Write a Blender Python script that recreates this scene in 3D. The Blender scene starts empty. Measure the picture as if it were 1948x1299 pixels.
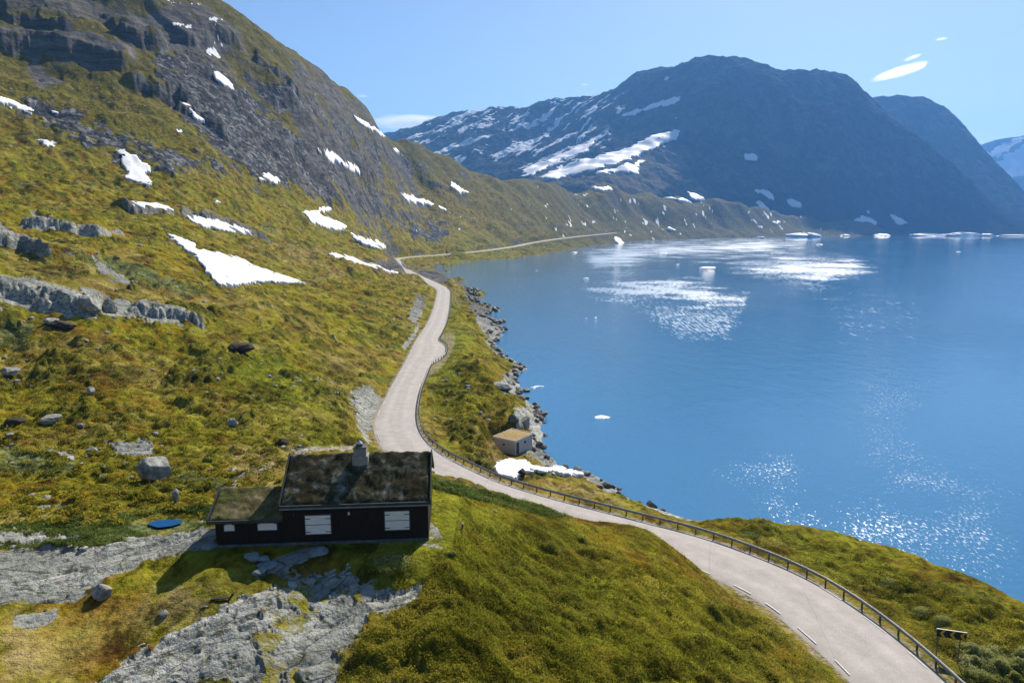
import bpy, bmesh, math, random
import numpy as np

# ------------------------------------------------------------------ camera, sky, sun, exposure
F = 1299.0; PITCH = math.radians(9.6); H = 38.0
scene = bpy.context.scene
cam_d = bpy.data.cameras.new("camera"); cam = bpy.data.objects.new("camera", cam_d)
scene.collection.objects.link(cam)
cam.location = (0, 0, H); cam.rotation_euler = (math.pi / 2 - PITCH, 0, 0)
cam_d.sensor_width = 36.0; cam_d.lens = F / 1948 * 36.0
cam_d.clip_start = 0.5; cam_d.clip_end = 60000
scene.camera = cam

SUN_AZ = math.radians(25); SUN_EL = math.radians(40)
world = bpy.data.worlds.new("World"); scene.world = world
world.use_nodes = True
wn = world.node_tree.nodes; wl = world.node_tree.links
bg = wn["Background"]
sky = wn.new("ShaderNodeTexSky"); sky.sky_type = 'NISHITA'; sky.sun_disc = False
sky.sun_elevation = SUN_EL; sky.sun_rotation = SUN_AZ
sky.altitude = 1000; sky.air_density = 1.0; sky.dust_density = .9; sky.ozone_density = 1.4
wl.new(sky.outputs[0], bg.inputs[0]); bg.inputs[1].default_value = 0.068
sd_ = bpy.data.lights.new("sun", 'SUN'); sd_.energy = 5.0; sd_.angle = math.radians(0.55)
sd_.color = (1.0, 0.91, 0.77)
sun = bpy.data.objects.new("sun", sd_); scene.collection.objects.link(sun)
sun.rotation_euler = (math.pi / 2 - SUN_EL, 0, math.pi - SUN_AZ)
sun.location = (300, 600, 600)
scene.view_settings.view_transform = 'Standard'; scene.view_settings.look = 'None'
scene.view_settings.exposure = 0.82; scene.view_settings.gamma = 1.0
scene.cycles.use_denoising = True
scene.cycles.max_bounces = 5; scene.cycles.volume_bounces = 2
scene.cycles.sample_clamp_indirect = 4.0

rng = np.random.default_rng(7); random.seed(7)

# ------------------------------------------------------------------ tagging helpers
def tag(o, label=None, cat=None, group=None, kind=None):
    if label: o["label"] = label
    if cat: o["category"] = cat
    if group: o["group"] = group
    if kind: o["kind"] = kind
    return o

def link(name, me, mat=None, parent=None):
    o = bpy.data.objects.new(name, me); scene.collection.objects.link(o)
    if mat is not None: me.materials.append(mat)
    if parent is not None: o.parent = parent
    return o

def empty(name, loc, rz=0.0):
    o = bpy.data.objects.new(name, None); scene.collection.objects.link(o)
    o.location = loc; o.rotation_euler = (0, 0, rz); o.empty_display_size = 0.3
    return o

def np_mesh(name, V, Fc, smooth=True):
    me = bpy.data.meshes.new(name)
    V = np.ascontiguousarray(V, np.float32); Fc = np.ascontiguousarray(Fc, np.int32)
    k = Fc.shape[1]
    me.vertices.add(len(V)); me.vertices.foreach_set("co", V.ravel())
    me.loops.add(Fc.size); me.loops.foreach_set("vertex_index", Fc.ravel())
    me.polygons.add(len(Fc))
    me.polygons.foreach_set("loop_start", np.arange(0, Fc.size, k, dtype=np.int32))
    me.polygons.foreach_set("loop_total", np.full(len(Fc), k, np.int32))
    me.polygons.foreach_set("use_smooth", np.full(len(Fc), smooth, bool))
    me.update(calc_edges=True)
    return me

def attr4(me, name, arr):
    a = me.color_attributes.new(name, 'FLOAT_COLOR', 'POINT')
    a.data.foreach_set("color", np.ascontiguousarray(arr, np.float32).ravel())

class MB:
    """collects boxes, bars and prisms into one mesh"""
    def __init__(s): s.v = []; s.f = []
    def add(s, vs, fs):
        n = len(s.v); s.v += [tuple(p) for p in vs]; s.f += [tuple(i + n for i in f) for f in fs]
    def hexa(s, p):  # 4 bottom, 4 top
        s.add(p, [(3, 2, 1, 0), (4, 5, 6, 7), (0, 1, 5, 4), (1, 2, 6, 5), (2, 3, 7, 6), (3, 0, 4, 7)])
    def box(s, a, b):
        x0, y0, z0 = a; x1, y1, z1 = b
        s.hexa([(x0, y0, z0), (x1, y0, z0), (x1, y1, z0), (x0, y1, z0), (x0, y0, z1), (x1, y0, z1), (x1, y1, z1), (x0, y1, z1)])
    def prism(s, pts, x0, x1):  # profile in (y,z), extruded along x
        n = len(pts)
        vs = [(x0, y, z) for y, z in pts] + [(x1, y, z) for y, z in pts]
        s.add(vs, [tuple(range(n))[::-1], tuple(range(n, 2 * n))] + [(i, (i + 1) % n, (i + 1) % n + n, i + n) for i in range(n)])
    def cyl(s, c, r, z0, z1, n=10, r1=None):
        r1 = r if r1 is None else r1
        vs = [(c[0] + r * math.cos(2 * math.pi * i / n), c[1] + r * math.sin(2 * math.pi * i / n), z0) for i in range(n)]
        vs += [(c[0] + r1 * math.cos(2 * math.pi * i / n), c[1] + r1 * math.sin(2 * math.pi * i / n), z1) for i in range(n)]
        s.add(vs, [tuple(range(n))[::-1], tuple(range(n, 2 * n))] + [(i, (i + 1) % n, (i + 1) % n + n, i + n) for i in range(n)])
    def build(s, name, mat, parent=None, bevel=0.0):
        me = bpy.data.meshes.new(name); me.from_pydata(s.v, [], s.f)
        bm = bmesh.new(); bm.from_mesh(me); bmesh.ops.recalc_face_normals(bm, faces=bm.faces)
        if bevel: bmesh.ops.bevel(bm, geom=list(bm.edges), offset=bevel, segments=1, affect='EDGES', clamp_overlap=True)
        bm.to_mesh(me); bm.free()
        return link(name, me, mat, parent)

# ------------------------------------------------------------------ noise
def _hash(ix, iy, seed):
    h = (ix.astype(np.uint32) * np.uint32(374761393) + iy.astype(np.uint32) * np.uint32(668265263) + np.uint32(seed * 974711 + 1013)) & np.uint32(0xffffffff)
    h = (h ^ (h >> np.uint32(13))) * np.uint32(1274126177)
    h = h ^ (h >> np.uint32(16))
    return h
_ANG = np.arange(256) * (2 * np.pi / 256); _GX = np.cos(_ANG).astype(np.float32); _GY = np.sin(_ANG).astype(np.float32)
def perlin(x, y, seed=0):
    x0 = np.floor(x); y0 = np.floor(y)
    fx = (x - x0).astype(np.float32); fy = (y - y0).astype(np.float32)
    ix = x0.astype(np.int64); iy = y0.astype(np.int64)
    ux = fx * fx * fx * (fx * (fx * 6 - 15) + 10); uy = fy * fy * fy * (fy * (fy * 6 - 15) + 10)
    def g(dx, dy):
        k = _hash(ix + dx, iy + dy, seed) & np.uint32(255)
        return _GX[k] * (fx - dx) + _GY[k] * (fy - dy)
    a = g(0, 0); b = g(1, 0); c = g(0, 1); d = g(1, 1)
    return ((a + (b - a) * ux) * (1 - uy) + (c + (d - c) * ux) * uy) * 1.5
def fbm(x, y, lam, octv, seed=0, gain=0.5):
    s = 0; a = 1.0; n = 0
    for k in range(octv):
        s = s + a * perlin(x / lam + 17.3 * k, y / lam - 9.1 * k, seed + k); n += a; a *= gain; lam /= 2.03
    return s / n
def sstep(a, b, x):
    t = np.clip((x - a) / (b - a), 0, 1); return t * t * (3 - 2 * t)

# ------------------------------------------------------------------ sight lines of the survey points (photo pixels -> places)
def ray(u, v):
    a = (np.asarray(u, float) - 974) / F; b = -(np.asarray(v, float) - 649.5) / F
    return a, math.cos(PITCH) + b * math.sin(PITCH), -math.sin(PITCH) + b * math.cos(PITCH)
def atz(u, v, z):
    x, y, w = ray(u, v); t = (z - H) / w; return x * t, y * t
def aty(u, v, Y):
    x, y, w = ray(u, v); t = Y / y; return x * t, Y + 0 * t, H + w * t
def project(x, y, z):
    d = y * math.cos(PITCH) - (z - H) * math.sin(PITCH); up = y * math.sin(PITCH) + (z - H) * math.cos(PITCH)
    d = np.where(d < 1, 1, d)
    return 974 + F * x / d, 649.5 - F * up / d

# road, right edge (seen at the foot of the guardrail); z = 6
RZ = 6.0
R_px = [(1930, 1420), (1865, 1350), (1809, 1299), (1788, 1279), (1730, 1227), (1673, 1182), (1608, 1136), (1555, 1105), (1494, 1075), (1431, 1051), (1336, 1015.5), (1274, 1002.5), (1214, 987), (1156, 972), (1101, 958), (1049.5, 945), (983, 925.5), (944, 913), (911, 897), (883, 883), (857, 872), (831, 855), (813, 839.5), (800.5, 821.6), (794, 801), (793.5, 775), (800, 742), (809, 719), (818, 695.6), (826, 670), (832, 651), (838.6, 636.6), (847.6, 618.6), (853, 600.6), (856, 583), (857, 565), (856.6, 553), (850, 546.5)]
R_w = np.array([atz(u, v, RZ) for u, v in R_px])
def resample(P, step):
    P = np.asarray(P, float)
    Q = np.vstack([2 * P[0] - P[1], P, 2 * P[-1] - P[-2]]); out = []
    for i in range(1, len(Q) - 2):
        p0, p1, p2, p3 = Q[i - 1:i + 3]; n = max(2, int(np.linalg.norm(p2 - p1) / step))
        for k in range(n):
            t = k / n
            out.append(0.5 * ((2 * p1) + (-p0 + p2) * t + (2 * p0 - 5 * p1 + 4 * p2 - p3) * t * t + (-p0 + 3 * p1 - 3 * p2 + p3) * t ** 3))
    out.append(P[-1]); return np.array(out)
def smooth_line(P, it=3):
    P = P.copy()
    for _ in range(it): P[1:-1] = (P[:-2] + 2 * P[1:-1] + P[2:]) / 4
    return P
R_s = smooth_line(resample(R_w, 2.0), 4)
def normals2(P):
    T = np.gradient(P, axis=0); T /= np.linalg.norm(T, axis=1)[:, None] + 1e-9
    return np.stack([-T[:, 1], T[:, 0]], 1)     # left of travel direction
Nr = normals2(R_s)
s_along = np.concatenate([[0], np.cumsum(np.linalg.norm(np.diff(R_s, axis=0), axis=1))])
wd = np.interp(R_s[:, 1], [40, 52, 60, 75, 95, 110, 125, 400], [6.9, 7.6, 7.4, 6.9, 7.2, 7.4, 6.5, 6.8])
C_near = R_s + Nr * (wd / 2)[:, None]
ext = [atz(812, 534, 6), atz(790, 523.5, 5.8), atz(768, 512, 5.8), (-80, 508), (-93, 560), (-104, 620), atz(762, 491, 5.5), atz(860, 483, 5.5)]
zf = [6, 5.8, 5.8, 5.7, 5.6, 5.5, 5.5, 5.5]
far_px = [(932, 475.5, 6.5), (980, 468.5, 8), (1010, 462.5, 11), (1050, 456, 15), (1100, 450, 18), (1140, 446, 19.8), (1172, 443, 21.2)]
ext += [atz(u, v, z) for u, v, z in far_px]; zf += [z for *_, z in far_px]
ext_w = np.array([(e[0], e[1], z) for e, z in zip(ext, zf)], float)
start = np.array([[C_near[-1, 0], C_near[-1, 1], RZ]])
C_far = smooth_line(resample(np.vstack([start, ext_w]), 6.0), 3)
C3 = np.vstack([np.column_stack([C_near, np.full(len(C_near), RZ)]), C_far[1:]])
W3 = np.concatenate([wd, np.interp(np.arange(len(C_far) - 1), [0, 30, 60, len(C_far)], [6.8, 6.8, 11, 13])])

# lake shore; z = 0
shore_px = [(2600, 1600), (2350, 1450), (2150, 1322), (1948, 1203), (1830, 1140), (1740, 1100), (1640, 1066), (1560, 1040), (1480, 1015), (1400, 1003), (1345, 1003), (1300, 990),
 (1267, 978), (1229, 966), (1191, 955), (1165, 940), (1157, 926), (1126, 909), (1101, 897), (1075, 893), (1055, 888), (1046, 872), (1028, 860), (1022, 843), (1019, 816), (1028, 799), (1021, 783), (1025, 790),
 (1009, 770), (988, 752), (973, 722), (991, 701), (978, 688), (957, 676), (937, 660), (953, 629), (937, 611), (922, 600), (945, 590), (927, 580), (899, 574), (892, 562), (912, 553), (881, 542), (848, 529), (836, 520), (824, 508), (842, 505), (907, 497), (984, 491.6), (1050, 481), (1097, 474),
 (1150, 466), (1195, 460.5), (1292, 455.5), (1420, 453), (1487, 451.5), (1560, 449.3), (1700, 448.2), (1948, 447.8), (2200, 447.5), (2700, 447.5)]
shore_w = np.array([atz(u, v, 0) for u, v in shore_px])
shore_poly = np.vstack([shore_w, [(2600, 1500), (2000, 60), (60, 18)]])

def poly_sd(px, py, poly):
    """signed distance, positive inside"""
    inside = np.zeros(px.shape, bool); d2 = np.full(px.shape, 1e18)
    n = len(poly)
    for i in range(n):
        x1, y1 = poly[i]; x2, y2 = poly[(i + 1) % n]
        if y1 != y2:
            c = ((y1 > py) != (y2 > py)) & (px < (x2 - x1) * (py - y1) / (y2 - y1) + x1)
            inside ^= c
        ex, ey = x2 - x1, y2 - y1; L2 = ex * ex + ey * ey + 1e-12
        t = np.clip(((px - x1) * ex + (py - y1) * ey) / L2, 0, 1)
        d2 = np.minimum(d2, (px - x1 - t * ex) ** 2 + (py - y1 - t * ey) ** 2)
    d = np.sqrt(d2); return np.where(inside, d, -d)

# ------------------------------------------------------------------ large relief: survey points (u, v, distance Y)
S = [(817, 1030, 39.4), (410, 1040, 38.4), (600, 1035, 38.9), (700, 960, 44.5), (500, 965, 43.5), (850, 966, 45), (850, 1050, 38), (1000, 995, 50), (1100, 1008, 54), (1230, 1014, 58), (1330, 1064, 58.5),
 (1000, 1100, 42), (1150, 1080, 48), (1300, 1130, 48), (1450, 1200, 46.5), (1100, 1200, 39), (1300, 1250, 38.5), (1200, 1299, 34.5), (1500, 1285, 41.5), (1400, 1190, 47.5), (800, 1150, 34.5), (800, 1299, 29), (950, 1250, 32.5),
 (600, 1120, 35.5), (300, 1150, 34), (0, 1100, 37), (100, 1250, 30), (400, 1299, 28), (200, 1040, 41), (0, 1040, 42), (312, 992, 46), (100, 970, 51), (450, 900, 62), (560, 860, 72), (290, 905, 62), (0, 900, 60), (150, 800, 78),
 (0, 750, 86), (400, 780, 88), (600, 800, 88), (650, 850, 84), (690, 780, 112), (300, 700, 103), (0, 650, 102), (500, 700, 115), (650, 700, 135), (600, 640, 150), (740, 640, 190), (780, 600, 235), (700, 590, 215), (550, 580, 175),
 (455, 665, 118), (350, 600, 125), (150, 600, 112), (0, 570, 110), (0, 520, 122), (150, 520, 132), (350, 540, 150), (590, 530, 260), (700, 540, 300), (800, 536, 350), (765, 528, 400), (300, 470, 180), (450, 490, 230), (600, 490, 330),
 (120, 440, 175), (0, 420, 170), (0, 370, 215), (200, 380, 250), (400, 420, 290), (550, 440, 380), (700, 470, 480), (738, 498, 490), (0, 280, 290), (250, 310, 330), (500, 340, 450), (620, 400, 520), (780, 440, 800),
 (0, 180, 370), (0, 90, 430), (0, 0, 500), (200, 200, 400), (200, 90, 470), (200, 0, 540), (350, 200, 460), (350, 90, 540), (340, 0, 600), (425, 0, 680), (462, 30, 705), (554, 96, 790), (628, 151, 880), (686, 200, 960),
 (783, 254, 1080), (847, 288, 1180), (919, 318.6, 1300), (973, 340, 1450), (1063, 344, 1750), (1145, 348, 2000), (1240, 361, 2200), (1300, 369, 2270), (1350, 376, 2310), (1400, 383, 2350), (1450, 391, 2430), (1500, 399, 2520), (1550, 407, 2630), (1600, 415, 2750), (1650, 423, 2820), (1700, 430, 2880), (1948, 436, 2900),
 (480, 100, 620), (560, 200, 600), (600, 300, 580), (700, 260, 850), (680, 330, 720), (800, 380, 980), (850, 330, 1090), (700, 420, 640), (850, 440, 930), (900, 400, 1060), (1000, 400, 1250), (1100, 400, 1550), (1100, 435, 1400), (1150, 392, 1800), (1250, 397, 2110), (1330, 401, 2250), (1130, 426, 1600), (1350, 434, 2130), 
 (1500, 435, 2400), (1050, 370, 1500), (1200, 380, 1950), (870, 467, 840), (1800, 441, 2790),
 (-200, 1299, 27), (-200, 1000, 42), (-200, 700, 78), (-200, 500, 100), (-200, 350, 170), (-200, 200, 270), (-200, 50, 360), (-300, -100, 420), (0, -150, 600), (200, -150, 680), (330, -130, 740), (-300, -350, 560), (100, -330, 780),
 (1948, 1299, 44.5), (1900, 1240, 48.5), (1800, 1230, 49), (1840, 1165, 53), (1760, 1150, 56), (1640, 1085, 62.5), (1550, 1060, 64.5), (1450, 1030, 67.5), (1400, 1005, 74), (1345, 1000, 75), (1480, 1006, 74), (1560, 1031, 69.5), (1640, 1056, 66), (1740, 1091, 61.5), (1830, 1130, 57.5), (1900, 1165, 54.5), (1948, 1190, 52.5),
 (2150, 1299, 46), (2150, 1400, 38), (870, 800, 116), (900, 760, 128), (950, 770, 131), (860, 700, 155), (920, 700, 153), (880, 640, 195), (870, 600, 240), (930, 830, 108), (975, 865, 106), (960, 890, 98), (1050, 925, 87), (1120, 945, 80), (1200, 972, 74), (1000, 800, 119), (960, 735, 140), (990, 780, 124)]
pts = []
for u, v, Y in S:
    x, y, z = aty(u, v, Y); pts.append((x, y, z))
for i in range(0, len(C3), 9): pts.append((C3[i, 0], C3[i, 1], C3[i, 2] - .1))
for i, (x, y) in enumerate(shore_w):
    if 10 < i: pts.append((x, y, 0.15))
# behind the ridges the ground falls away; nadir ground under the camera
for u, v, Y in [(425, 0, 680), (554, 96, 790), (686, 200, 960), (783, 254, 1080), (847, 288, 1180), (919, 318.6, 1300), (1063, 344, 1750), (1145, 348, 2000), (1240, 361, 2200), (1320, 372, 2290), (1400, 383, 2350), (1500, 399, 2520), (1600, 415, 2750)]:
    x, y, z = aty(u, v, Y)
    for k, dz in ((1.12, .04), (1.4, .13)): pts.append((x * k, y * k, max(z - dz * Y * k, -6)))
for u, Y, z in [(-200, 1300, 330), (0, 1400, 300), (200, 1500, 270), (330, 1600, 250), (425, 1600, 230), (-200, 3000, 330), (200, 3000, 300), (425, 3000, 250), (554, 2300, 120), (686, 2400, 60), (783, 2500, 30), (919, 2700, 10), (600, 3100, 100), (1063, 2900, 5)]:
    pts.append(((u - 974) / F * Y, Y, z))
for u, Y in [(1150, 700), (1150, 1000), (1300, 900), (1300, 1300), (1300, 1600), (1450, 1100), (1450, 1700), (1600, 1000), (1600, 1500), (1600, 2100), (1800, 1000), (1800, 1700), (1800, 2300), (1948, 500), (1948, 1200), (1948, 2000), (1150, 400), (1400, 500), (1700, 500), (1700, 250), (1400, 250), (1150, 250), (1948, 250), (1948, 130), (1300, 140), (1600, 140)]:
    pts.append(((u - 974) / F * Y, Y, -6.0))
for az in (-.9, -.5, -.1, .3, .7, .95):
    pts.append((8 * math.sin(az), 8 * math.cos(az), 15.5)); pts.append((18 * math.sin(az), 18 * math.cos(az), 16.5 - 4 * max(az, 0)))
pts.append((60, 55, 3)); pts.append((38, 30, 6))
pts = np.array(pts)
SR = 0.33
def feat(x, y): return np.arctan2(x, y), SR * np.log(np.hypot(x, y))
fa, fl = feat(pts[:, 0], pts[:, 1]); fT = (pts[:, 2] - H) / np.hypot(pts[:, 0], pts[:, 1])
def kern(d2): return -np.sqrt(d2 + 0.02 ** 2)
n = len(pts)
K = kern((fa[:, None] - fa) ** 2 + (fl[:, None] - fl) ** 2) + 1.5e-3 * np.eye(n)
Pm = np.column_stack([np.ones(n), fa, fl]); A = np.block([[K, Pm], [Pm.T, np.zeros((3, 3))]])
sol = np.linalg.solve(A, np.concatenate([fT, np.zeros(3)]))
def rbf(a, l):
    a = np.asarray(a).ravel(); l = np.asarray(l).ravel(); out = np.empty(a.size)
    for i in range(0, a.size, 20000):
        aa = a[i:i + 20000]; ll = l[i:i + 20000]
        out[i:i + 20000] = kern((aa[:, None] - fa) ** 2 + (ll[:, None] - fl) ** 2) @ sol[:n] + sol[n] + sol[n + 1] * aa + sol[n + 2] * ll
    return out

class Sheet:
    """height sheet on a polar net that is fine in the valley ahead and coarse behind"""
    def __init__(s, az, r): s.az = az; s.r = r; s.lr = np.log(r); s.X = np.sin(az)[None, :] * r[:, None]; s.Y = np.cos(az)[None, :] * r[:, None]
    def z_at(s, x, y):
        a = np.arctan2(x, y); l = np.log(np.hypot(x, y))
        i = np.clip(np.interp(l, s.lr, np.arange(len(s.lr))), 0, len(s.lr) - 1.001); j = np.clip(np.interp(a, s.az, np.arange(len(s.az))), 0, len(s.az) - 1.001)
        i0 = np.floor(i).astype(int); j0 = np.floor(j).astype(int); fi = i - i0; fj = j - j0; Z = s.Z
        return (Z[i0, j0] * (1 - fi) * (1 - fj) + Z[i0 + 1, j0] * fi * (1 - fj) + Z[i0, j0 + 1] * (1 - fi) * fj + Z[i0 + 1, j0 + 1] * fi * fj)
    def hit(s, u, v):
        x, y, w = ray(u, v); a = math.atan2(x, y); te = w / math.hypot(x, y)
        j = int(np.clip(round(float(np.interp(a, s.az, np.arange(len(s.az))))), 0, len(s.az) - 1))
        T = (s.Z[:, j] - H) / s.r; k = np.nonzero((T[1:] >= te) & (s.r[1:] > 15))[0]
        if len(k) == 0: return None
        k = k[0] + 1; t0, t1 = T[k - 1], T[k]; f = 0 if t1 == t0 else np.clip((te - t0) / (t1 - t0), 0, 1)
        r = s.r[k - 1] * (1 - f) + s.r[k] * f
        return r * math.sin(a), r * math.cos(a), H + te * r
    def faces(s, M=None):
        nr, na = s.Z.shape; idx = np.arange(nr * na).reshape(nr, na)
        q = np.stack([idx[:-1, :-1], idx[:-1, 1:], idx[1:, 1:], idx[1:, :-1]], -1)
        return q.reshape(-1, 4)[:, ::-1]

azf = np.linspace(-0.74, 0.70, 1330)
azs = np.concatenate([[-math.pi], np.linspace(-2.9, -1.0, 24), np.linspace(-0.95, -0.75, 30), azf, np.linspace(0.71, 0.95, 30), np.linspace(1.0, 2.9, 24), [math.pi]])
dens = lambda l: np.interp(np.exp(l), [6, 20, 27, 34, 60, 90, 160, 400, 900, 3100], [40, 90, 300, 330, 300, 250, 230, 230, 200, 170])
ls = [math.log(6.0)]
while ls[-1] < math.log(3150): ls.append(ls[-1] + 1.0 / float(dens(ls[-1])))
G = Sheet(azs, np.exp(np.array(ls)))
ga = np.concatenate([np.linspace(-.95, .95, 240)]); gl = np.linspace(ls[0], ls[-1], 330)
GA, GL = np.meshgrid(ga, gl); Tc = rbf(GA, SR * GL).reshape(GA.shape)
ac = np.clip(G.az, -.95, .95)
ji = np.interp(ac, ga, np.arange(len(ga))); j0 = np.clip(np.floor(ji).astype(int), 0, len(ga) - 2); fj = ji - j0
ii = np.interp(G.lr, gl, np.arange(len(gl))); i0 = np.clip(np.floor(ii).astype(int), 0, len(gl) - 2); fi = (ii - i0)[:, None]
Tr = Tc[i0] * (1 - fi) + Tc[i0 + 1] * fi; Tf = Tr[:, j0] * (1 - fj) + Tr[:, j0 + 1] * fj
Z = H + Tf * G.r[:, None]
X, Y = G.X, G.Y; Rr = np.broadcast_to(G.r[:, None], Z.shape)
rowstep = np.gradient(G.r)[:, None] + 0 * Z

# lake bed and shore
sd = -poly_sd(X.astype(float), Y.astype(float), shore_poly)
sd = sd + fbm(X, Y, 9, 3, 60) * np.clip(Rr * .012, .5, 5) * np.exp(-np.abs(sd) / 25)
land = np.maximum(Z, .25 + .10 * np.clip(sd, 0, 14))
land = np.minimum(land, .3 + np.clip(sd, 0, None) * np.where(Y > 1150, .55, 1.5) * (1 + np.clip(sd - 60, 0, None) / 150)); land = np.maximum(land, np.where(Y > 2250, .3 + .14 * np.clip(sd, 0, 60), 0))
Z = np.where(sd > 0, land * sstep(-.5, 3.0, sd) + (.25) * (1 - sstep(-.5, 3.0, sd)), .25 * sstep(-2.5, 0, sd) - np.minimum(9, .35 * -sd) * sstep(0, 1.5, -sd))

UU, VV = project(X, Y, Z)      # where each survey cell is seen, for placing outlines on the slope
def poly_mask(poly, feather=4.0, jit=0.0, lam=None, seed=0, rlim=True, sheet=None, uv=None):
    sh = sheet or G; U, V = uv or (UU, VV)
    poly = np.array(poly, float); m = np.zeros(U.shape, np.float32)
    pad = feather + jit + 3
    b = (U > poly[:, 0].min() - pad) & (U < poly[:, 0].max() + pad) & (V > poly[:, 1].min() - pad) & (V < poly[:, 1].max() + pad) & (np.abs(sh.az)[None, :] < 1.0)
    if rlim:
        rs = [math.hypot(h[0], h[1]) for h in (sh.hit(u, v) for u, v in poly) if h]
        if rs: b &= (sh.r[:, None] > np.percentile(rs, 10) * .8) & (sh.r[:, None] < np.percentile(rs, 90) * 1.25)
    if not b.any(): return m
    d = poly_sd(U[b], V[b], poly)
    if jit:
        rm = np.median(np.broadcast_to(sh.r[:, None], U.shape)[b]); lam = lam or rm * .02
        d = d + jit * fbm(sh.X[b], sh.Y[b], lam, 4, seed + 200, .6) * 2
    m[b] = sstep(-feather / 2, feather / 2, d); return m
G.Z = Z

# ledges: a rock step along a line, high on its uphill side
def ledge(px, height, back, seed=0):
    global Z
    P = [G.hit(u, v) for u, v in px]; P = np.array([(p[0], p[1]) for p in P if p])
    cx, cy = P.mean(0); ext_ = np.abs(P - [cx, cy]).max() + back * 2
    b = (np.abs(X - cx) < ext_) & (np.abs(Y - cy) < ext_)
    x = X[b]; y = Y[b]; wob = fbm(x, y, height * 4, 5, 300 + seed, .65) * height * 2.2
    best = np.full(x.shape, 1e9); sg = np.zeros(x.shape); tt = np.zeros(x.shape); m_ = len(P) - 1
    for i in range(m_):
        e = P[i + 1] - P[i]; L2 = e @ e + 1e-9
        t0 = ((x - P[i, 0]) * e[0] + (y - P[i, 1]) * e[1]) / L2; t = np.clip(t0, 0, 1)
        dx = x - P[i, 0] - t * e[0]; dy = y - P[i, 1] - t * e[1]; d = np.hypot(dx, dy)
        s_ = (e[0] * dy - e[1] * dx) / math.sqrt(L2)
        q = d < best; best = np.where(q, d, best); sg = np.where(q, np.sign(s_) * d, sg); tt = np.where(q, (i + t) / m_, tt)
    endf = sstep(0, .12, tt) * sstep(0, .12, 1 - tt)
    s2 = sg + wob
    up = sstep(-.45 * height, .45 * height, s2) * np.exp(-np.clip(s2, 0, None) / back)
    dz = height * up * endf * (1 - sstep(back, back * 1.6, best))
    Z[b] += dz
    rk = np.zeros(Z.shape, np.float32); rk[b] = (np.exp(-(s2 / (height * .55)) ** 2) * endf).astype(np.float32)
    return rk
rock = np.zeros(Z.shape, np.float32)
for k, (px, hgt, back) in enumerate([
    ([(-30, 555), (40, 565), (110, 590), (165, 600), (200, 605)], 2.6, 9), ([(240, 588), (300, 600), (350, 612), (400, 625)], 1.8, 8),
    ([(-20, 470), (40, 475), (90, 500)], 3.2, 12), ([(30, 425), (80, 440), (150, 448), (190, 455)], 3.4, 12), ([(330, 412), (400, 425), (470, 440), (520, 455)], 4.5, 10),
    ([(230, 395), (290, 404), (340, 412)], 3, 8),
    ([(-20, 100), (60, 105), (150, 108), (210, 120), (260, 140)], 8, 30), ([(225, 75), (270, 95), (320, 98)], 12, 35), ([(340, 80), (390, 90), (435, 95), (470, 110)], 9, 30), ([(0, 40), (60, 50), (130, 70)], 9, 25),
    ([(330, 205), (380, 235), (440, 275)], 8, 22), ([(575, 262), (640, 292), (720, 332)], 11, 30), ([(480, 120), (530, 150), (580, 190)], 8, 20), ([(250, 165), (330, 185), (380, 200)], 7, 20),
    ([(760, 400), (830, 425), (900, 440)], 3, 20), ([(960, 420), (1060, 432), (1120, 440)], 3, 40), ([(600, 430), (650, 445), (720, 455)], 1.6, 14), ([(640, 505), (690, 512), (740, 522)], 1.2, 10), ([(800, 345), (850, 360), (890, 380)], 5, 20),
    ]):
    rk = ledge(px, hgt, back, k); rock = np.maximum(rock, rk * (.95 if k < 6 else .66))

# finer relief: hummocks, strata, blocks; each wave no finer than the net can carry
def wave(lam, seed, sx=1, sy=1):
    n_ = perlin(X / (lam * sx), Y / (lam * sy), seed) * sstep(1.2, 2.6, lam / rowstep); return n_
far = sstep(120, 420, Rr)
shelt = sstep(1.0, 6, np.abs(sd)) * .8 + .2
amp_n = 0
hum = 0
for k, (lam, a) in enumerate([(64, 1.6), (31, 1.1), (15, .55), (7.3, .50), (3.6, .52), (1.8, .34), (.9, .15), (.45, .07), (.23, .03)]):
    w_ = wave(lam, 20 + k)
    if lam < 20: w_ = w_ * .35 + (np.abs(wave(lam * 1.5, 40 + k)) * 1.5 - .35) * sstep(1.2, 2.6, lam / rowstep)
    g_ = 1.0
    if lam > 20: g_ = sstep(60, 400, Rr) * 1.4
    hum = hum + a * w_ * g_
bushm = sstep(.10, .32, fbm(X + .5 * Y, Y - .3 * X, 10, 4, 190, .6)) * sstep(26, 34, Rr) * (1 - sstep(500, 900, Rr)) * sstep(2, 6, np.abs(sd))
bush_h = (.42 + .58 * sstep(70, 110, Rr)) * .72 * (.35 + 1.1 * np.abs(wave(2.2, 191)) + .7 * np.abs(wave(1.1, 192)))
hillw = sstep(24, 60, Z) * sstep(140, 260, Rr)
strat = 0
for lam_z, a, sdn in ((17, 3.2, 70), (7, 1.3, 74)):
    ph = (Z + 9 * fbm(X, Y, 120, 3, sdn) + .03 * Y) / lam_z
    fr = ph - np.floor(ph); saw = np.where(fr < .75, fr / .75, (1 - fr) / .25) - .5
    strat = strat + a * saw * sstep(-.2, .35, fbm(X, Y, 90, 3, sdn + 2))
blk = 0
for k, (lam, a) in enumerate([(26, 2.4), (12, 1.3), (6, .9), (3, .6)]):
    blk = blk + a * (.45 - np.abs(wave(lam, 80 + k))) * (sstep(1, 2, lam / rowstep))

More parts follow.
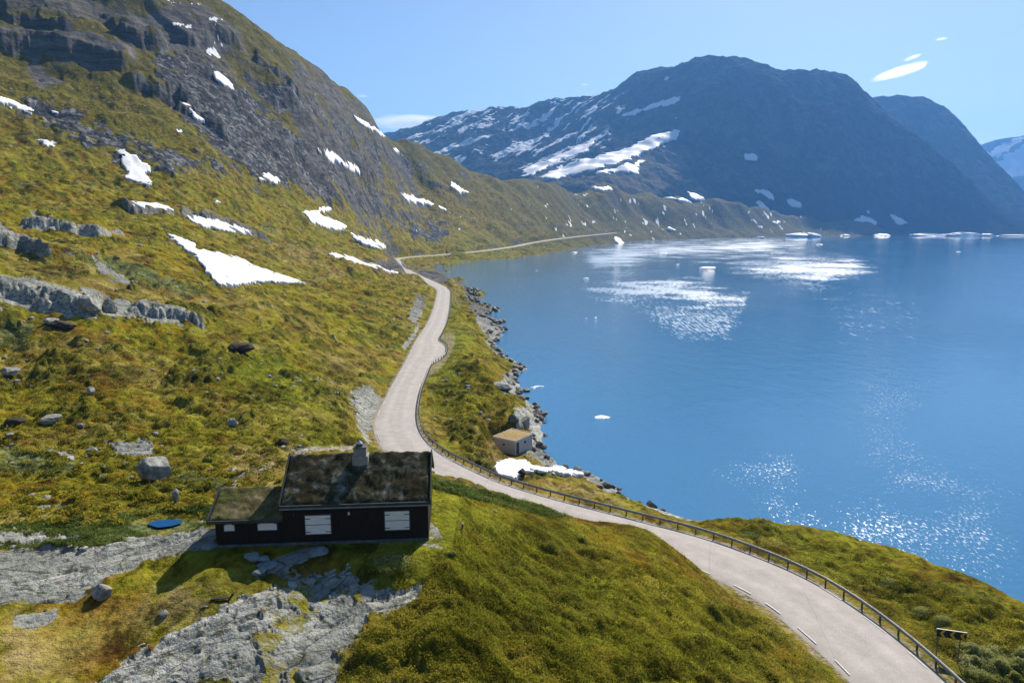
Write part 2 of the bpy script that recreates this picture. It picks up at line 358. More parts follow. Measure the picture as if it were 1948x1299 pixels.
rockpolys = [
 ([(0, 1052), (60, 1048), (180, 1045), (260, 1020), (330, 1012), (412, 1006), (405, 1035), (380, 1052), (300, 1062), (260, 1080), (200, 1105), (170, 1125), (150, 1142), (90, 1150), (40, 1150), (0, 1155), (-100, 1150), (-100, 1060)], 22, 6),
 ([(25, 1195), (30, 1175), (115, 1160), (110, 1175), (60, 1200)], 5, 6),
 ([(175, 1310), (260, 1245), (330, 1205), (420, 1160), (490, 1130), (520, 1100), (600, 1092), (660, 1095), (700, 1120), (760, 1130), (800, 1115), (790, 1150), (720, 1170), (700, 1210), (650, 1250), (640, 1310)], 30, 16),
 ([(813, 990), (830, 1000), (850, 1030), (840, 1045), (800, 1045)], 4, 2),
 ([(480, 1105), (530, 1065), (600, 1040), (610, 1060), (560, 1085)], 5, 4),
 ([(60, 965), (110, 960), (150, 965), (140, 975), (80, 972)], 5, 6), ([(0, 1012), (70, 1015), (150, 1020), (150, 1030), (0, 1035)], 6, 8),
 ([(560, 855), (640, 850), (690, 848), (690, 860), (560, 862)], 5, 4),
 ([(665, 745), (700, 735), (730, 748), (725, 775), (705, 800), (695, 830), (680, 800)], 16, 12), ([(795, 565), (810, 570), (800, 600), (785, 620), (778, 600)], 9, 8),
 ([(780, 640), (790, 625), (800, 610), (790, 640), (770, 665), (765, 660)], 5, 4), ([(890, 575), (945, 585), (935, 600), (955, 630), (935, 650), (915, 630), (900, 600)], 6, 8),
 ([(940, 730), (970, 715), (988, 750), (960, 745)], 4, 5), ([(975, 775), (1025, 775), (1022, 815), (985, 810)], 4, 7), ([(1005, 835), (1050, 870), (1050, 890), (1010, 870), (990, 860)], 4, 8),
 ([(200, 840), (290, 838), (290, 865), (230, 866)], 6, 8), ([(80, 850), (140, 865), (140, 875), (90, 860)], 4, 4),
 ([(0, 535), (100, 550), (170, 575), (175, 600), (120, 600), (0, 575)], 5, 5), ([(150, 555), (260, 575), (250, 605), (190, 600), (160, 590)], 5, 9), ([(240, 575), (330, 590), (370, 612), (300, 615), (250, 600)], 5, 9),
 ([(180, 500), (235, 520), (250, 545), (190, 520)], 5, 8), ([(60, 410), (130, 430), (160, 445), (80, 440)], 5, 5), ([(0, 430), (50, 455), (60, 470), (0, 470)], 5, 5),
 ([(260, 20), (330, 20), (440, 60), (440, 100), (390, 110), (330, 95), (250, 90), (235, 50)], 12, 16), ([(0, 60), (60, 75), (230, 90), (250, 120), (150, 125), (60, 110), (0, 100)], 12, 16),
 ([(570, 240), (640, 280), (730, 335), (700, 340), (600, 290)], 8, 10), ([(60, 90), (90, 130), (130, 160), (80, 170), (50, 130)], 12, 14),
 ([(750, 515), (850, 530), (860, 542), (780, 530)], 4, 4), ([(860, 545), (912, 552), (890, 560)], 3, 3), ([(640, 480), (820, 515), (760, 520)], 4, 10)]
rockm = np.zeros(Z.shape, np.float32)
for k, (p, fe, ji_) in enumerate(rockpolys): rockm = np.maximum(rockm, poly_mask(p, fe, ji_, seed=k))
screepolys = [([(300, 110), (420, 125), (480, 180), (560, 250), (650, 320), (750, 395), (860, 430), (760, 420), (620, 385), (560, 355), (500, 350), (430, 315), (380, 260), (330, 200), (290, 150)], 16, 22),
 ([(40, 185), (150, 215), (260, 262), (340, 300), (420, 330), (330, 335), (220, 300), (120, 250), (40, 215)], 16, 22),
 ([(470, 150), (560, 190), (700, 260), (820, 320), (780, 330), (640, 270), (540, 220)], 14, 20), ([(780, 425), (860, 440), (830, 460), (780, 450)], 8, 10),
 ([(560, 120), (660, 200), (640, 200), (560, 150)], 8, 10)]
scree = np.zeros(Z.shape, np.float32)
for k, (p, fe, ji_) in enumerate(screepolys): scree = np.maximum(scree, poly_mask(p, fe, ji_, seed=40 + k) * 1.0)
scree *= sstep(-.5, -.05, fbm(X, Y, 60, 4, 91, .6)) 
shore_r = (1 - sstep(.5, 3.5, sd - 1.5 * fbm(X, Y, 6, 3, 95))) * sstep(-3, 0, sd)

# road bed
def road_field(x, y):
    best = np.full(x.shape, 1e9); hw = np.zeros(x.shape); rz = np.full(x.shape, RZ); sgn = np.zeros(x.shape)
    for i in range(0, len(C3) - 1, 2):
        a = C3[i]; b_ = C3[min(i + 2, len(C3) - 1)]; e = b_[:2] - a[:2]; L2 = e @ e + 1e-9
        t = np.clip(((x - a[0]) * e[0] + (y - a[1]) * e[1]) / L2, 0, 1)
        dx = x - a[0] - t * e[0]; dy = y - a[1] - t * e[1]; d = np.hypot(dx, dy) - W3[i] / 2
        q = d < best; best = np.where(q, d, best); rz = np.where(q, a[2] + t * (b_[2] - a[2]), rz); sgn = np.where(q, e[0] * dy - e[1] * dx, sgn)
    return best, rz, sgn
rb = (np.abs(X) < 420) & (Y > 20) & (Y < 1700)
rd = np.full(Z.shape, 1e3); rz_ = np.full(Z.shape, RZ); rs_ = np.zeros(Z.shape)
rd[rb], rz_[rb], rs_[rb] = road_field(X[rb], Y[rb])
lay_c = np.array(atz(833, 668, RZ)); lay = np.hypot((X - lay_c[0]) / 1.0, (Y - lay_c[1]) / 9.0)   # passing place
lay_d = (lay - 3.2)
rd = np.where(Y < 400, np.minimum(rd, lay_d * 1.0), rd)

turfy = sstep(-.02, .22, fbm(X, Y + .4 * X, 2.6, 5, 116, .62)); rockm = rockm * (1 - .55 * turfy * (1 - far) * (X > -14.5)) 
rockall = np.clip(np.maximum(rock, rockm), 0, 1)
cabin_flat = 1 - sstep(0, 2.5, np.maximum(np.abs(X + 11.3) - 6.6, np.abs(Y - 41.3) - 3.2))
damp = sstep(.6, 5.5, rd) * shelt * (1 - .9 * cabin_flat)
sub = sstep(.4, .8, rockm) * (1 - far)
crest = poly_mask([(800, 925), (900, 935), (1100, 975), (1260, 985), (1420, 1110), (1460, 1180), (1330, 1110), (1150, 1040), (950, 1010), (810, 990)], 50, 0)
bushm = bushm * (1 - .9 * sstep(.2, .7, rockm)) * (1 - .9 * crest); meadow = poly_mask([(-100, 1000), (400, 985), (860, 1000), (860, 1120), (700, 1230), (640, 1400), (-100, 1400)], 90, 0)
hum = hum * (1 - .6 * crest) * (1 - .55 * meadow); bushm = bushm * (1 - .85 * meadow); hum = hum + bushm * bush_h
roll = sstep(700, 1300, Rr) * sstep(15, 110, sd) * sstep(8, 80, rd) * (14 * perlin(X / 210, Y / 260, 195) + 8 * perlin(X / 95, Y / 120, 196) + 4 * perlin(X / 45, Y / 60, 197))
Zd = Z + roll + damp * (hum * (1 - .9 * sub) * (1 + 1.2 * far) + hillw * strat + (scree * .7 + np.clip(hillw - .3, 0, .5) * .5) * blk * far)
# bedrock slabs: raised, layered and cracked
sa_ = (X * .80 + Y * .60); sb_c = (Y * .80 - X * .60); crk = np.abs(perlin(sa_ / 6.0 + fbm(X, Y, 4, 2, 111) * .5, sb_c / 1.1, 110)); crk2 = np.abs(perlin(sa_ / 2.2, sb_c / .45, 113)); stp = sb_c / 1.9 + .9 * fbm(sa_ * .4, sb_c, 3, 3, 118); stp = stp - np.floor(stp)
slab = .05 * sstep(.35, .8, rockm) - .13 * sstep(.08, 0, crk) - .07 * sstep(.14, 0, crk2) + .09 * fbm(X, Y, 1.2, 4, 114) + .30 * (np.where(stp < .82, stp / .82, (1 - stp) / .18) - .5)
Zd = Zd + slab * sub * sstep(.5, 1.5, rd)
Zd = np.where(sd > .3, np.maximum(Zd, .12 + .03 * np.clip(sd, 0, 8)), Zd)
Zd = Zd * 1.0
# cabin base level
Zd = Zd * (1 - cabin_flat * .95) + (19.0 - .05) * cabin_flat * .95
# road cut
bhp = atz(978, 852, 1.2); bflat = 1 - sstep(4.2, 7.5, np.hypot(X - bhp[0], Y - bhp[1]))
Zd = Zd * (1 - bflat) + np.minimum(Zd, 1.15) * bflat
wroad = 1 - sstep(.35, 3.2, rd - .3 * rowstep)
Zd = np.where(rd < 30, Zd * (1 - wroad) + (rz_ - .10) * wroad, Zd)
# pond hollow
pond_p = G.hit(314, 992); pond_r = math.hypot(pond_p[0], pond_p[1]); 
pd_ = np.hypot((X - pond_p[0]) / 1.75, (Y - pond_p[1]) / 1.35); pond_z = float(G.z_at(np.array([pond_p[0]]), np.array([pond_p[1]]))[0]) - .15
Zd = np.where(pd_ < 3, Zd * sstep(1.2, 3.0, pd_) + (pond_z + .22 * (pd_ - 1)) * (1 - sstep(1.2, 3.0, pd_)), Zd)
# beside each other behind the camera: join both ends of the net
back_ = sstep(2.2, math.pi, np.abs(G.az))[None, :]; Zd = Zd * (1 - back_) + 12 * back_
G.Z = Zd; Z = Zd
UU, VV = project(X, Y, Z)

# slope and cover masks
dZr = np.gradient(Z, axis=0) / rowstep; dZa = np.gradient(Z, axis=1) / (np.gradient(G.az)[None, :] * Rr)
slope = np.hypot(dZr, dZa)
steep = sstep(.95, 1.8, slope) * sstep(-.3, .2, fbm(X, Y, 25, 3, 130)) * (sstep(60, 200, Rr) * .85 + .1)
upl = sstep(55, 200, Z) * sstep(-.3, .25, fbm(X, Y, 70, 4, 131, .6))
rockall = np.clip(np.maximum(rockall, np.maximum(steep, upl * .60)), 0, 1)
rockall = np.maximum(rockall, shore_r * .95)
rockall *= 1 - .9 * sstep(.25, .0, rd) * 0
lush = np.zeros(Z.shape, np.float32)
for k, (p, w_) in enumerate([([(400, 700), (500, 660), (640, 690), (700, 730), (640, 790), (560, 780), (440, 730)], .9), ([(820, 680), (860, 560), (900, 620), (880, 700), (860, 800), (800, 760)], .9),
    ([(640, 1299), (720, 1170), (850, 1060), (1100, 1080), (1400, 1180), (1500, 1299)], .45), ([(1400, 1000), (1800, 1120), (1948, 1230), (1948, 1299), (1840, 1299), (1600, 1100)], .5), ([(190, 880), (240, 900), (300, 960), (200, 960)], .6), ([(870, 440), (1000, 450), (1170, 445), (1230, 460), (1170, 470), (950, 488), (830, 500)], .5), ([(820, 950), (1000, 975), (1200, 1000), (1100, 1050), (850, 1010)], .4)]):
    lush = np.maximum(lush, poly_mask(p, 60, 30, seed=60 + k) * w_)
lush = np.clip(lush + .35 * sstep(.0, .5, fbm(X, Y, 22, 4, 140, .6)), 0, 1)
dry = np.zeros(Z.shape, np.float32)
for k, (p, w_) in enumerate([([(0, 1160), (120, 1150), (330, 1120), (420, 1140), (250, 1240), (150, 1299), (0, 1299)], .75), ([(430, 860), (560, 850), (700, 850), (700, 870), (520, 930), (440, 930)], .8), ([(0, 640), (200, 640), (420, 740), (500, 800), (250, 760), (0, 700)], .45),
    ([(600, 680), (740, 640), (700, 740), (640, 760)], .5), ([(935, 790), (1000, 820), (950, 880), (1060, 910), (1180, 950), (1100, 945), (900, 880)], .95), ([(0, 980), (200, 1000), (380, 1010), (200, 1040), (0, 1050)], .7), ([(700, 260), (1000, 345), (1150, 430), (900, 440), (700, 400)], .45), ([(0, 460), (180, 490), (340, 540), (600, 640), (400, 600), (0, 530)], .5), ([(420, 440), (640, 480), (780, 520), (600, 520)], .6), ([(850, 530), (915, 552), (870, 560), (820, 535), (700, 500), (760, 500)], .8)]):
    dry = np.maximum(dry, poly_mask(p, 50, 30, seed=80 + k) * w_)
trail_pts = [(700, 853), (640, 853), (585, 856), (570, 862), (555, 853), (548, 850)]
dirt = np.zeros(Z.shape, np.float32)
for line, wpx in (([(700, 851), (640, 852), (590, 856), (575, 863), (548, 850)], 2.5), ([(520, 878), (515, 888), (490, 896), (465, 902), (448, 908), (444, 930)], 3.5), ([(430, 960), (445, 930)], 3)):
    for (a0, b0), (a1, b1) in zip(line[:-1], line[1:]):
        n_ = np.array([-(b1 - b0), a1 - a0], float); n_ = n_ / (np.linalg.norm(n_) + 1e-6) * wpx
        q = [(a0 + n_[0], b0 + n_[1]), (a1 + n_[0], b1 + n_[1]), (a1 - n_[0], b1 - n_[1]), (a0 - n_[0], b0 - n_[1])]
        dirt = np.maximum(dirt, poly_mask(q, 3, 1.5, lam=2.0, rlim=False))
verge = (1 - sstep(.2, 1.1, rd + .5 * fbm(X, Y, 1.5, 3, 150))) * sstep(-5, -1, rd)
dirt = np.maximum(dirt, verge * .5)
willow = np.clip(sstep(.25, .5, fbm(X, Y, 14, 4, 160, .6)) * sstep(90, 160, Rr) * .7 + sum(poly_mask(p, 14, 10, seed=95 + k) for k, p in enumerate([
    [(170, 480), (260, 505), (340, 540), (400, 560), (350, 560), (250, 530), (180, 505)], [(0, 600), (60, 620), (50, 660), (0, 660)], [(0, 840), (140, 880), (150, 900), (0, 900)], [(320, 890), (420, 910), (440, 930), (340, 925)], [(200, 1010), (300, 990), (380, 985), (380, 1000), (230, 1030)], [(1820, 1240), (1948, 1250), (1948, 1299), (1840, 1299)]])), 0, 1) * (1 - rockall)
spk = sstep(.50, .58, fbm(X, Y * .4, 13, 4, 170, .65)) * sstep(100, 500, Rr) * sstep(20, 60, Z)
spk = np.maximum(spk, sstep(.22, .32, fbm(X, Y * .5, 16, 5, 171, .7)) * poly_mask([(250, 0), (400, 0), (440, 50), (450, 100), (400, 110), (330, 60), (260, 30)], 10, 10))
spk = np.maximum(spk, sstep(.30, .38, fbm(X, Y * .5, 26, 4, 172, .65)) * poly_mask([(780, 440), (1100, 360), (1500, 400), (1600, 440), (1200, 450), (1000, 440)], 10, 10, rlim=False) * .9)

# ------------------------------------------------------------------ materials
def mat(name):
    m = bpy.data.materials.new(name); m.use_nodes = True
    nt = m.node_tree; nt.nodes.clear(); out = nt.nodes.new("ShaderNodeOutputMaterial"); return m, nt, out
class NT:
    def __init__(s, nt): s.nt = nt
    def n(s, t, **kw):
        nd = s.nt.nodes.new("ShaderNode" + t)
        for k, v in kw.items(): setattr(nd, k, v)
        return nd
    def l(s, a, b): s.nt.links.new(a, b)
    def val(s, x, inp):
        if isinstance(x, (int, float)): inp.default_value = x
        elif isinstance(x, tuple): inp.default_value = (*x, 1) if len(x) == 3 and inp.type == 'RGBA' else x
        else: s.l(x, inp)
    def noise(s, vec, scale, detail=5, rough=.55, dist=0.0, dim='3D'):
        nd = s.n("TexNoise"); nd.noise_dimensions = dim; s.l(vec, nd.inputs["Vector"]); nd.inputs["Scale"].default_value = scale; nd.inputs["Detail"].default_value = detail
        nd.inputs["Roughness"].default_value = rough; nd.inputs["Distortion"].default_value = dist; return nd.outputs["Fac"]
    def voro(s, vec, scale, feature='F1', out="Distance"):
        nd = s.n("TexVoronoi"); nd.feature = feature; s.l(vec, nd.inputs["Vector"]); nd.inputs["Scale"].default_value = scale; return nd.outputs[out]
    def ramp(s, fac, stops, interp='LINEAR'):
        nd = s.n("ValToRGB"); r = nd.color_ramp; r.interpolation = interp
        while len(r.elements) < len(stops): r.elements.new(.5)
        for e, (p, c) in zip(r.elements, stops): e.position = p; e.color = (*c, 1) if isinstance(c, tuple) else (c, c, c, 1)
        s.l(fac, nd.inputs[0]); return nd.outputs[0]
    def mix(s, f, a, b, mode='MIX'):
        nd = s.n("Mix"); nd.data_type = 'RGBA'; nd.blend_type = mode; s.val(f, nd.inputs[0]); s.val(a, nd.inputs[6]); s.val(b, nd.inputs[7]); return nd.outputs[2]
    def math(s, op, a, b=0.0, c=None, clamp=False):
        nd = s.n("Math"); nd.operation = op; nd.use_clamp = clamp; s.val(a, nd.inputs[0]); s.val(b, nd.inputs[1])
        if c is not None: s.val(c, nd.inputs[2])
        return nd.outputs[0]
    def mapv(s, vec, scale=(1, 1, 1), rot=(0, 0, 0)):
        nd = s.n("Mapping"); s.l(vec, nd.inputs[0]); nd.inputs["Scale"].default_value = scale; nd.inputs["Rotation"].default_value = rot; return nd.outputs[0]
    def bump(s, h, strength, dist, normal=None):
        nd = s.n("Bump"); s.l(h, nd.inputs["Height"]); nd.inputs["Strength"].default_value = strength; nd.inputs["Distance"].default_value = dist
        if normal is not None: s.l(normal, nd.inputs["Normal"])
        return nd.outputs[0]
    def princ(s, out, color, rough=.8, normal=None, spec=.3, **kw):
        b = s.n("BsdfPrincipled"); s.val(color, b.inputs["Base Color"]); s.val(rough, b.inputs["Roughness"]); b.inputs["Specular IOR Level"].default_value = spec
        if normal is not None: s.l(normal, b.inputs["Normal"])
        for k, v in kw.items(): s.val(v, b.inputs[k.replace("_", " ")])
        s.l(b.outputs[0], out.inputs["Surface"]); return b
    def pos(s): return s.n("NewGeometry").outputs["Position"]
    def obj(s): return s.n("TexCoord").outputs["Object"]

def simple(name, c1, c2, scale=3.0, rough=.8, bump=.2, bdist=.02, spec=.3, metal=0.0, stretch=(1, 1, 1), detail=6):
    m, nt, out = mat(name); t = NT(nt); v = t.mapv(t.obj(), stretch)
    f = t.noise(v, scale, detail, .6); c = t.ramp(f, [(.3, c1), (.7, c2)])
    t.princ(out, c, rough, t.bump(f, bump, bdist), spec, Metallic=metal); return m

# ground
M_ground, nt, out = mat("ground"); t = NT(nt); P = t.pos()
def attr(name):
    a = t.n("Attribute"); a.attribute_name = name; sep = t.n("SeparateColor"); t.l(a.outputs["Color"], sep.inputs[0]); return sep.outputs[0], sep.outputs[1], sep.outputs[2], a.outputs["Alpha"]
a_rock, a_scree, a_lush, a_dry = attr("cover"); a_dirt, a_snow, a_wil, a_far = attr("cover2")
n_big = t.noise(P, .035, 9, .62, .3); n_mid = t.noise(P, .22, 9, .68, .2); n_fine = t.noise(P, 2.6, 6, .7); n_pock = t.noise(t.mapv(P, (1, .55, 1)), .55, 7, .68, .4)
heath = t.ramp(n_mid, [(.24, (.040, .030, .008)), (.36, (.16, .080, .010)), (.45, (.235, .165, .012)), (.53, (.185, .180, .012)), (.62, (.28, .235, .022)), (.74, (.36, .27, .09))])
green = t.ramp(n_mid, [(.28, (.026, .036, .006)), (.42, (.105, .125, .010)), (.52, (.175, .195, .014)), (.64, (.25, .255, .022)), (.78, (.28, .25, .05))])
tan = t.ramp(n_mid, [(.25, (.10, .065, .025)), (.42, (.24, .165, .055)), (.55, (.34, .25, .10)), (.75, (.40, .32, .19))])
will = t.ramp(n_fine, [(.25, (.03, .045, .018)), (.5, (.13, .155, .055)), (.75, (.24, .27, .13))])
lf = t.math('ADD', a_lush, t.math('MULTIPLY', t.math('SUBTRACT', n_big, .5), 3.4), clamp=True)
df = t.math('ADD', a_dry, t.math('MULTIPLY', t.math('SUBTRACT', t.noise(P, .06, 8, .65), .51), 3.2), clamp=True)
veg = t.mix(lf, heath, green); veg = t.mix(t.math('MULTIPLY', df, .85), veg, tan); veg = t.mix(a_wil, veg, will)
pock = t.ramp(n_pock, [(.38, .30), (.50, 1.0)]); veg = t.mix(1.0, veg, pock, 'MULTIPLY')
pk2 = t.ramp(t.noise(t.mapv(P, (1, .6, 1), (0, 0, .3)), .13, 8, .7, .5), [(.37, .30), (.48, .95), (.65, 1.15)]); veg = t.mix(1.0, veg, pk2, 'MULTIPLY')
a3 = t.n("Attribute"); a3.attribute_name = "cover3"; s3 = t.n("SeparateColor"); t.l(a3.outputs["Color"], s3.inputs[0])
bcol = t.ramp(n_fine, [(.28, (.020, .026, .006)), (.5, (.090, .100, .012)), (.72, (.20, .19, .03))]); veg = t.mix(t.math('MULTIPLY', s3.outputs[0], .75), veg, bcol)
sxz = t.n("SeparateXYZ"); t.l(P, sxz.inputs[0]); alt = t.n("MapRange"); t.l(sxz.outputs[2], alt.inputs[0]); alt.inputs[1].default_value = 45; alt.inputs[2].default_value = 150
alpine_shade = t.ramp(t.noise(P, .10, 9, .72), [(.30, (.022, .022, .012)), (.48, (.075, .068, .022)), (.62, (.13, .115, .035)), (.78, (.20, .18, .12))]); a4 = t.n('Attribute'); a4.attribute_name = 'cover3'; s4 = t.n('SeparateColor'); t.l(a4.outputs['Color'], s4.inputs[0]); veg = t.mix(t.math('MULTIPLY', t.math('MAXIMUM', alt.outputs[0], s4.outputs[1]), .78), veg, alpine_shade)  # high heath tone; its darkness also stands in for shade on far slopes
grain = t.ramp(n_fine, [(.3, .55), (.5, 1.0), (.72, 1.45)]); veg = t.mix(.85, veg, grain, 'MULTIPLY')
# rock
rv = t.mapv(t.mapv(P, (1, 1, 1), (0, 0, -.64)), (.38, 1.25, 1.2)); rn = t.noise(rv, .9, 11, .74, .5); rn2 = t.noise(rv, .12, 8, .6)
rcol = t.ramp(rn, [(.28, (.06, .065, .062)), (.40, (.26, .275, .255)), (.52, (.47, .475, .435)), (.70, (.70, .685, .64))])
rcol = t.mix(t.ramp(rn2, [(.4, .0), (.6, .7)]), rcol, (.17, .185, .165)); 
lich = t.ramp(t.noise(P, 1.7, 7, .75), [(.52, 0.0), (.60, .75)]); rcol = t.mix(lich, rcol, (.085, .085, .040))
crack = t.ramp(t.voro(t.mapv(t.mapv(P, (1, 1, 1), (0, 0, -.64)), (.45, 1.7, 1)), .55, 'DISTANCE_TO_EDGE'), [(.0, .15), (.035, 1.0)]); rcol = t.mix(.8, rcol, crack, 'MULTIPLY')
farc = t.mix(t.ramp(t.noise(t.mapv(P, (.5, .5, 2.2)), .10, 10, .72, .5), [(.3, 0.0), (.7, 1.0)]), (.018, .020, .024), (.19, .18, .165)); rcol = t.mix(a_far, rcol, farc)
# scree
vs = t.voro(P, .45, 'F1', "Color"); vd = t.voro(P, .45, 'F1', "Distance"); sepv = t.n("SeparateColor"); t.l(vs, sepv.inputs[0])
vs2 = t.voro(P, .13, 'F1', "Color"); sep2 = t.n("SeparateColor"); t.l(vs2, sep2.inputs[0])
sc = t.ramp(t.math('ADD', t.math('MULTIPLY', sepv.outputs[0], .6), t.math('MULTIPLY', sep2.outputs[0], .4)), [(.1, (.022, .025, .030)), (.6, (.070, .074, .080)), (.9, (.23, .23, .225))])
rf = t.ramp(t.math('ADD', a_rock, t.math('MULTIPLY', t.math('SUBTRACT', t.noise(P, .7, 9, .75), .5), 1.25)), [(.42, 0.0), (.58, 1.0)])
sf = t.ramp(t.math('ADD', a_scree, t.math('MULTIPLY', t.math('SUBTRACT', t.noise(P, .16, 8, .7), .5), 1.4)), [(.40, 0.0), (.60, 1.0)])
drt = t.ramp(n_fine, [(.3, (.20, .16, .11)), (.7, (.45, .39, .30))])
dtf = t.ramp(t.math('ADD', a_dirt, t.math('MULTIPLY', t.math('SUBTRACT', t.noise(P, 1.5, 6, .7), .5), .8)), [(.4, 0.0), (.6, 1.0)])
vsp = t.n("TexVoronoi"); t.l(t.mapv(P, (1, 1, 1)), vsp.inputs["Vector"]); vsp.inputs["Scale"].default_value = .42; ssp = t.n("SeparateColor"); t.l(vsp.outputs["Color"], ssp.inputs[0])
spk_ = t.math('MULTIPLY', t.math('LESS_THAN', vsp.outputs["Distance"], t.math('MULTIPLY', ssp.outputs[1], .28)), t.math('GREATER_THAN', ssp.outputs[0], .78))
veg = t.mix(t.math('MULTIPLY', spk_, t.math('MULTIPLY', a_far, .8)), veg, (.30, .29, .26))
col = t.mix(sf, veg, sc); col = t.mix(rf, col, rcol); col = t.mix(dtf, col, drt)
snf = t.ramp(t.math('ADD', a_snow, t.math('MULTIPLY', t.math('SUBTRACT', t.noise(P, .3, 8, .7), .5), .8)), [(.45, 0.0), (.55, 1.0)])
col = t.mix(snf, col, (.8, .8, .82))
hgt = t.math('ADD', t.math('MULTIPLY', n_fine, .25), t.math('MULTIPLY', n_pock, .8))
hgt = t.math('ADD', hgt, t.math('MULTIPLY', vd, t.math('MULTIPLY', sf, -.8)))
far_h = t.noise(P, .12, 9, .7)
nb = t.bump(hgt, .8, .55); nb = t.bump(far_h, .7, 4.0, nb)
t.princ(out, col, .95, nb, .03)

me = np_mesh("ground", np.stack([X, Y, Z], -1).reshape(-1, 3), G.faces())
attr4(me, "cover", np.stack([rockall, scree, lush, dry], -1).reshape(-1, 4))
attr4(me, "cover2", np.stack([dirt, spk, willow, far + 0 * Z], -1).reshape(-1, 4))
attr4(me, "cover3", np.stack([bushm * (1 - rockall), sstep(700, 1500, Rr), bushm, bushm], -1).reshape(-1, 4))
ground = link("ground", me, M_ground); tag(ground, kind="structure")

# ------------------------------------------------------------------ far mountains
def ridge_sheet(prof, az0, az1, na, r0, r1, nr):
    sh = Sheet(np.linspace(az0, az1, na), np.linspace(r0, r1, nr)); return sh
mp = []
def M_(u, v, Yd): mp.append(aty(u, v, Yd))
for u, v, Yd in [(600, 300, 4600), (700, 272, 4600), (783, 255, 4500), (830, 243, 4450), (900, 215, 4300), (950, 203, 4250), (1010, 205, 4200), (1060, 196, 4150), (1100, 190, 4100), (1150, 185, 4050), (1200, 160, 3950), (1230, 145, 3900), (1290, 130, 3800), (1320, 116, 3750), (1345, 112, 3720), (1400, 122, 3700), (1480, 130, 3680), (1570, 143, 3650), (1620, 155, 3600), (1655, 190, 3500)]:
    M_(u, v, Yd); x, y, z = aty(u, v, Yd); mp.append((x * 1.18, y * 1.18, z * .75)); mp.append((x * 1.5, y * 1.5, z * .4))
for u, v, Yd in [(1700, 235, 3380), (1750, 280, 3250), (1800, 320, 3200), (1850, 360, 3150), (1900, 400, 3100), (1948, 425, 3040)]:
    M_(u, v, Yd); x, y, z = aty(u, v, Yd); mp.append((x * 1.06, y * 1.06, z * .80))
for u, v, Yd in [(1665, 196, 4500), (1700, 190, 4500), (1740, 190, 4450), (1770, 197, 4400), (1800, 215, 4300), (1830, 243, 4200), (1860, 280, 4100), (1890, 318, 4000), (1920, 352, 3850), (1948, 388, 3700), (2000, 430, 3500)]:
    M_(u, v, Yd); x, y, z = aty(u, v, Yd); mp.append((x * 1.1, y * 1.1, z * .7)); mp.append((x * 1.35, y * 1.35, 20))
for u, v, Yd in [(700, 350, 3300), (800, 345, 3300), (900, 350, 3200), (1000, 335, 3000), (1100, 340, 2800), (1200, 340, 2800), (1300, 350, 2850), (1400, 395, 2750), (1500, 412, 2850), (1600, 428, 2880), (1700, 434, 2930), (1800, 436, 2950), (1948, 438, 2950), (2100, 440, 2950), (1300, 480, 2350), (1500, 480, 2400), (1700, 480, 2400), (1948, 480, 2400), (1600, 460, 2750), (1800, 458, 2800), (1948, 458, 2800),
                 (1000, 270, 3700), (1150, 250, 3450), (1250, 250, 3300), (1350, 230, 3200), (1350, 330, 3000), (1500, 230, 3200), (1500, 330, 3080), (1600, 280, 3100), (1650, 350, 3060), (1750, 380, 3040), (1850, 412, 3000)]: M_(u, v, Yd)
mp = np.array(mp)
for _ in range(1):
    ma = np.arctan2(mp[:, 0], mp[:, 1]); ml = np.hypot(mp[:, 0], mp[:, 1]) / 4000.; mz = mp[:, 2]
    nm = len(mp); km = lambda d2: -np.sqrt(d2 + .015 ** 2)
    K = km((ma[:, None] - ma) ** 2 + (ml[:, None] - ml) ** 2) + 1e-3 * np.eye(nm); Pm = np.column_stack([np.ones(nm), ma, ml])
    ms = np.linalg.solve(np.block([[K, Pm], [Pm.T, np.zeros((3, 3))]]), np.concatenate([mz, np.zeros(3)]))
MT = Sheet(np.linspace(-.42, .78, 900), np.linspace(2300, 5600, 620))
caz = np.linspace(-.42, .78, 200); cr = np.linspace(2300, 5600, 160); CA, CR = np.meshgrid(caz, cr)
zc = (km((CA.ravel()[:, None] - ma) ** 2 + (CR.ravel()[:, None] / 4000 - ml) ** 2) @ ms[:nm] + ms[nm] + ms[nm + 1] * CA.ravel() + ms[nm + 2] * CR.ravel() / 4000).reshape(CA.shape)
ji = np.interp(MT.az, caz, np.arange(200)); j0 = np.clip(ji.astype(int), 0, 198); fj = ji - j0; ii = np.interp(MT.r, cr, np.arange(160)); i0 = np.clip(ii.astype(int), 0, 158); fi = (ii - i0)[:, None]
zr = zc[i0] * (1 - fi) + zc[i0 + 1] * fi; MZ = zr[:, j0] * (1 - fj) + zr[:, j0 + 1] * fj
mx, my = MT.X, MT.Y; hz = sstep(20, 200, MZ)
rid = 0
for k, (lam, a) in enumerate([(600, 26), (290, 20), (140, 13), (68, 8), (33, 5), (17, 2.6)]):
    rid = rid + a * ((.42 - np.abs(perlin((mx * .85 + my * .2) / lam, (my - .2 * mx) / (lam * 1.5), 500 + k))) * (1.2 if lam > 30 else .8) + .5 * perlin(mx / lam, my / lam, 520 + k))
ridge_soft = 1.0
MZ = MZ + hz * rid * 1.25
MT.Z = MZ; MU, MV = project(mx, my, MZ)
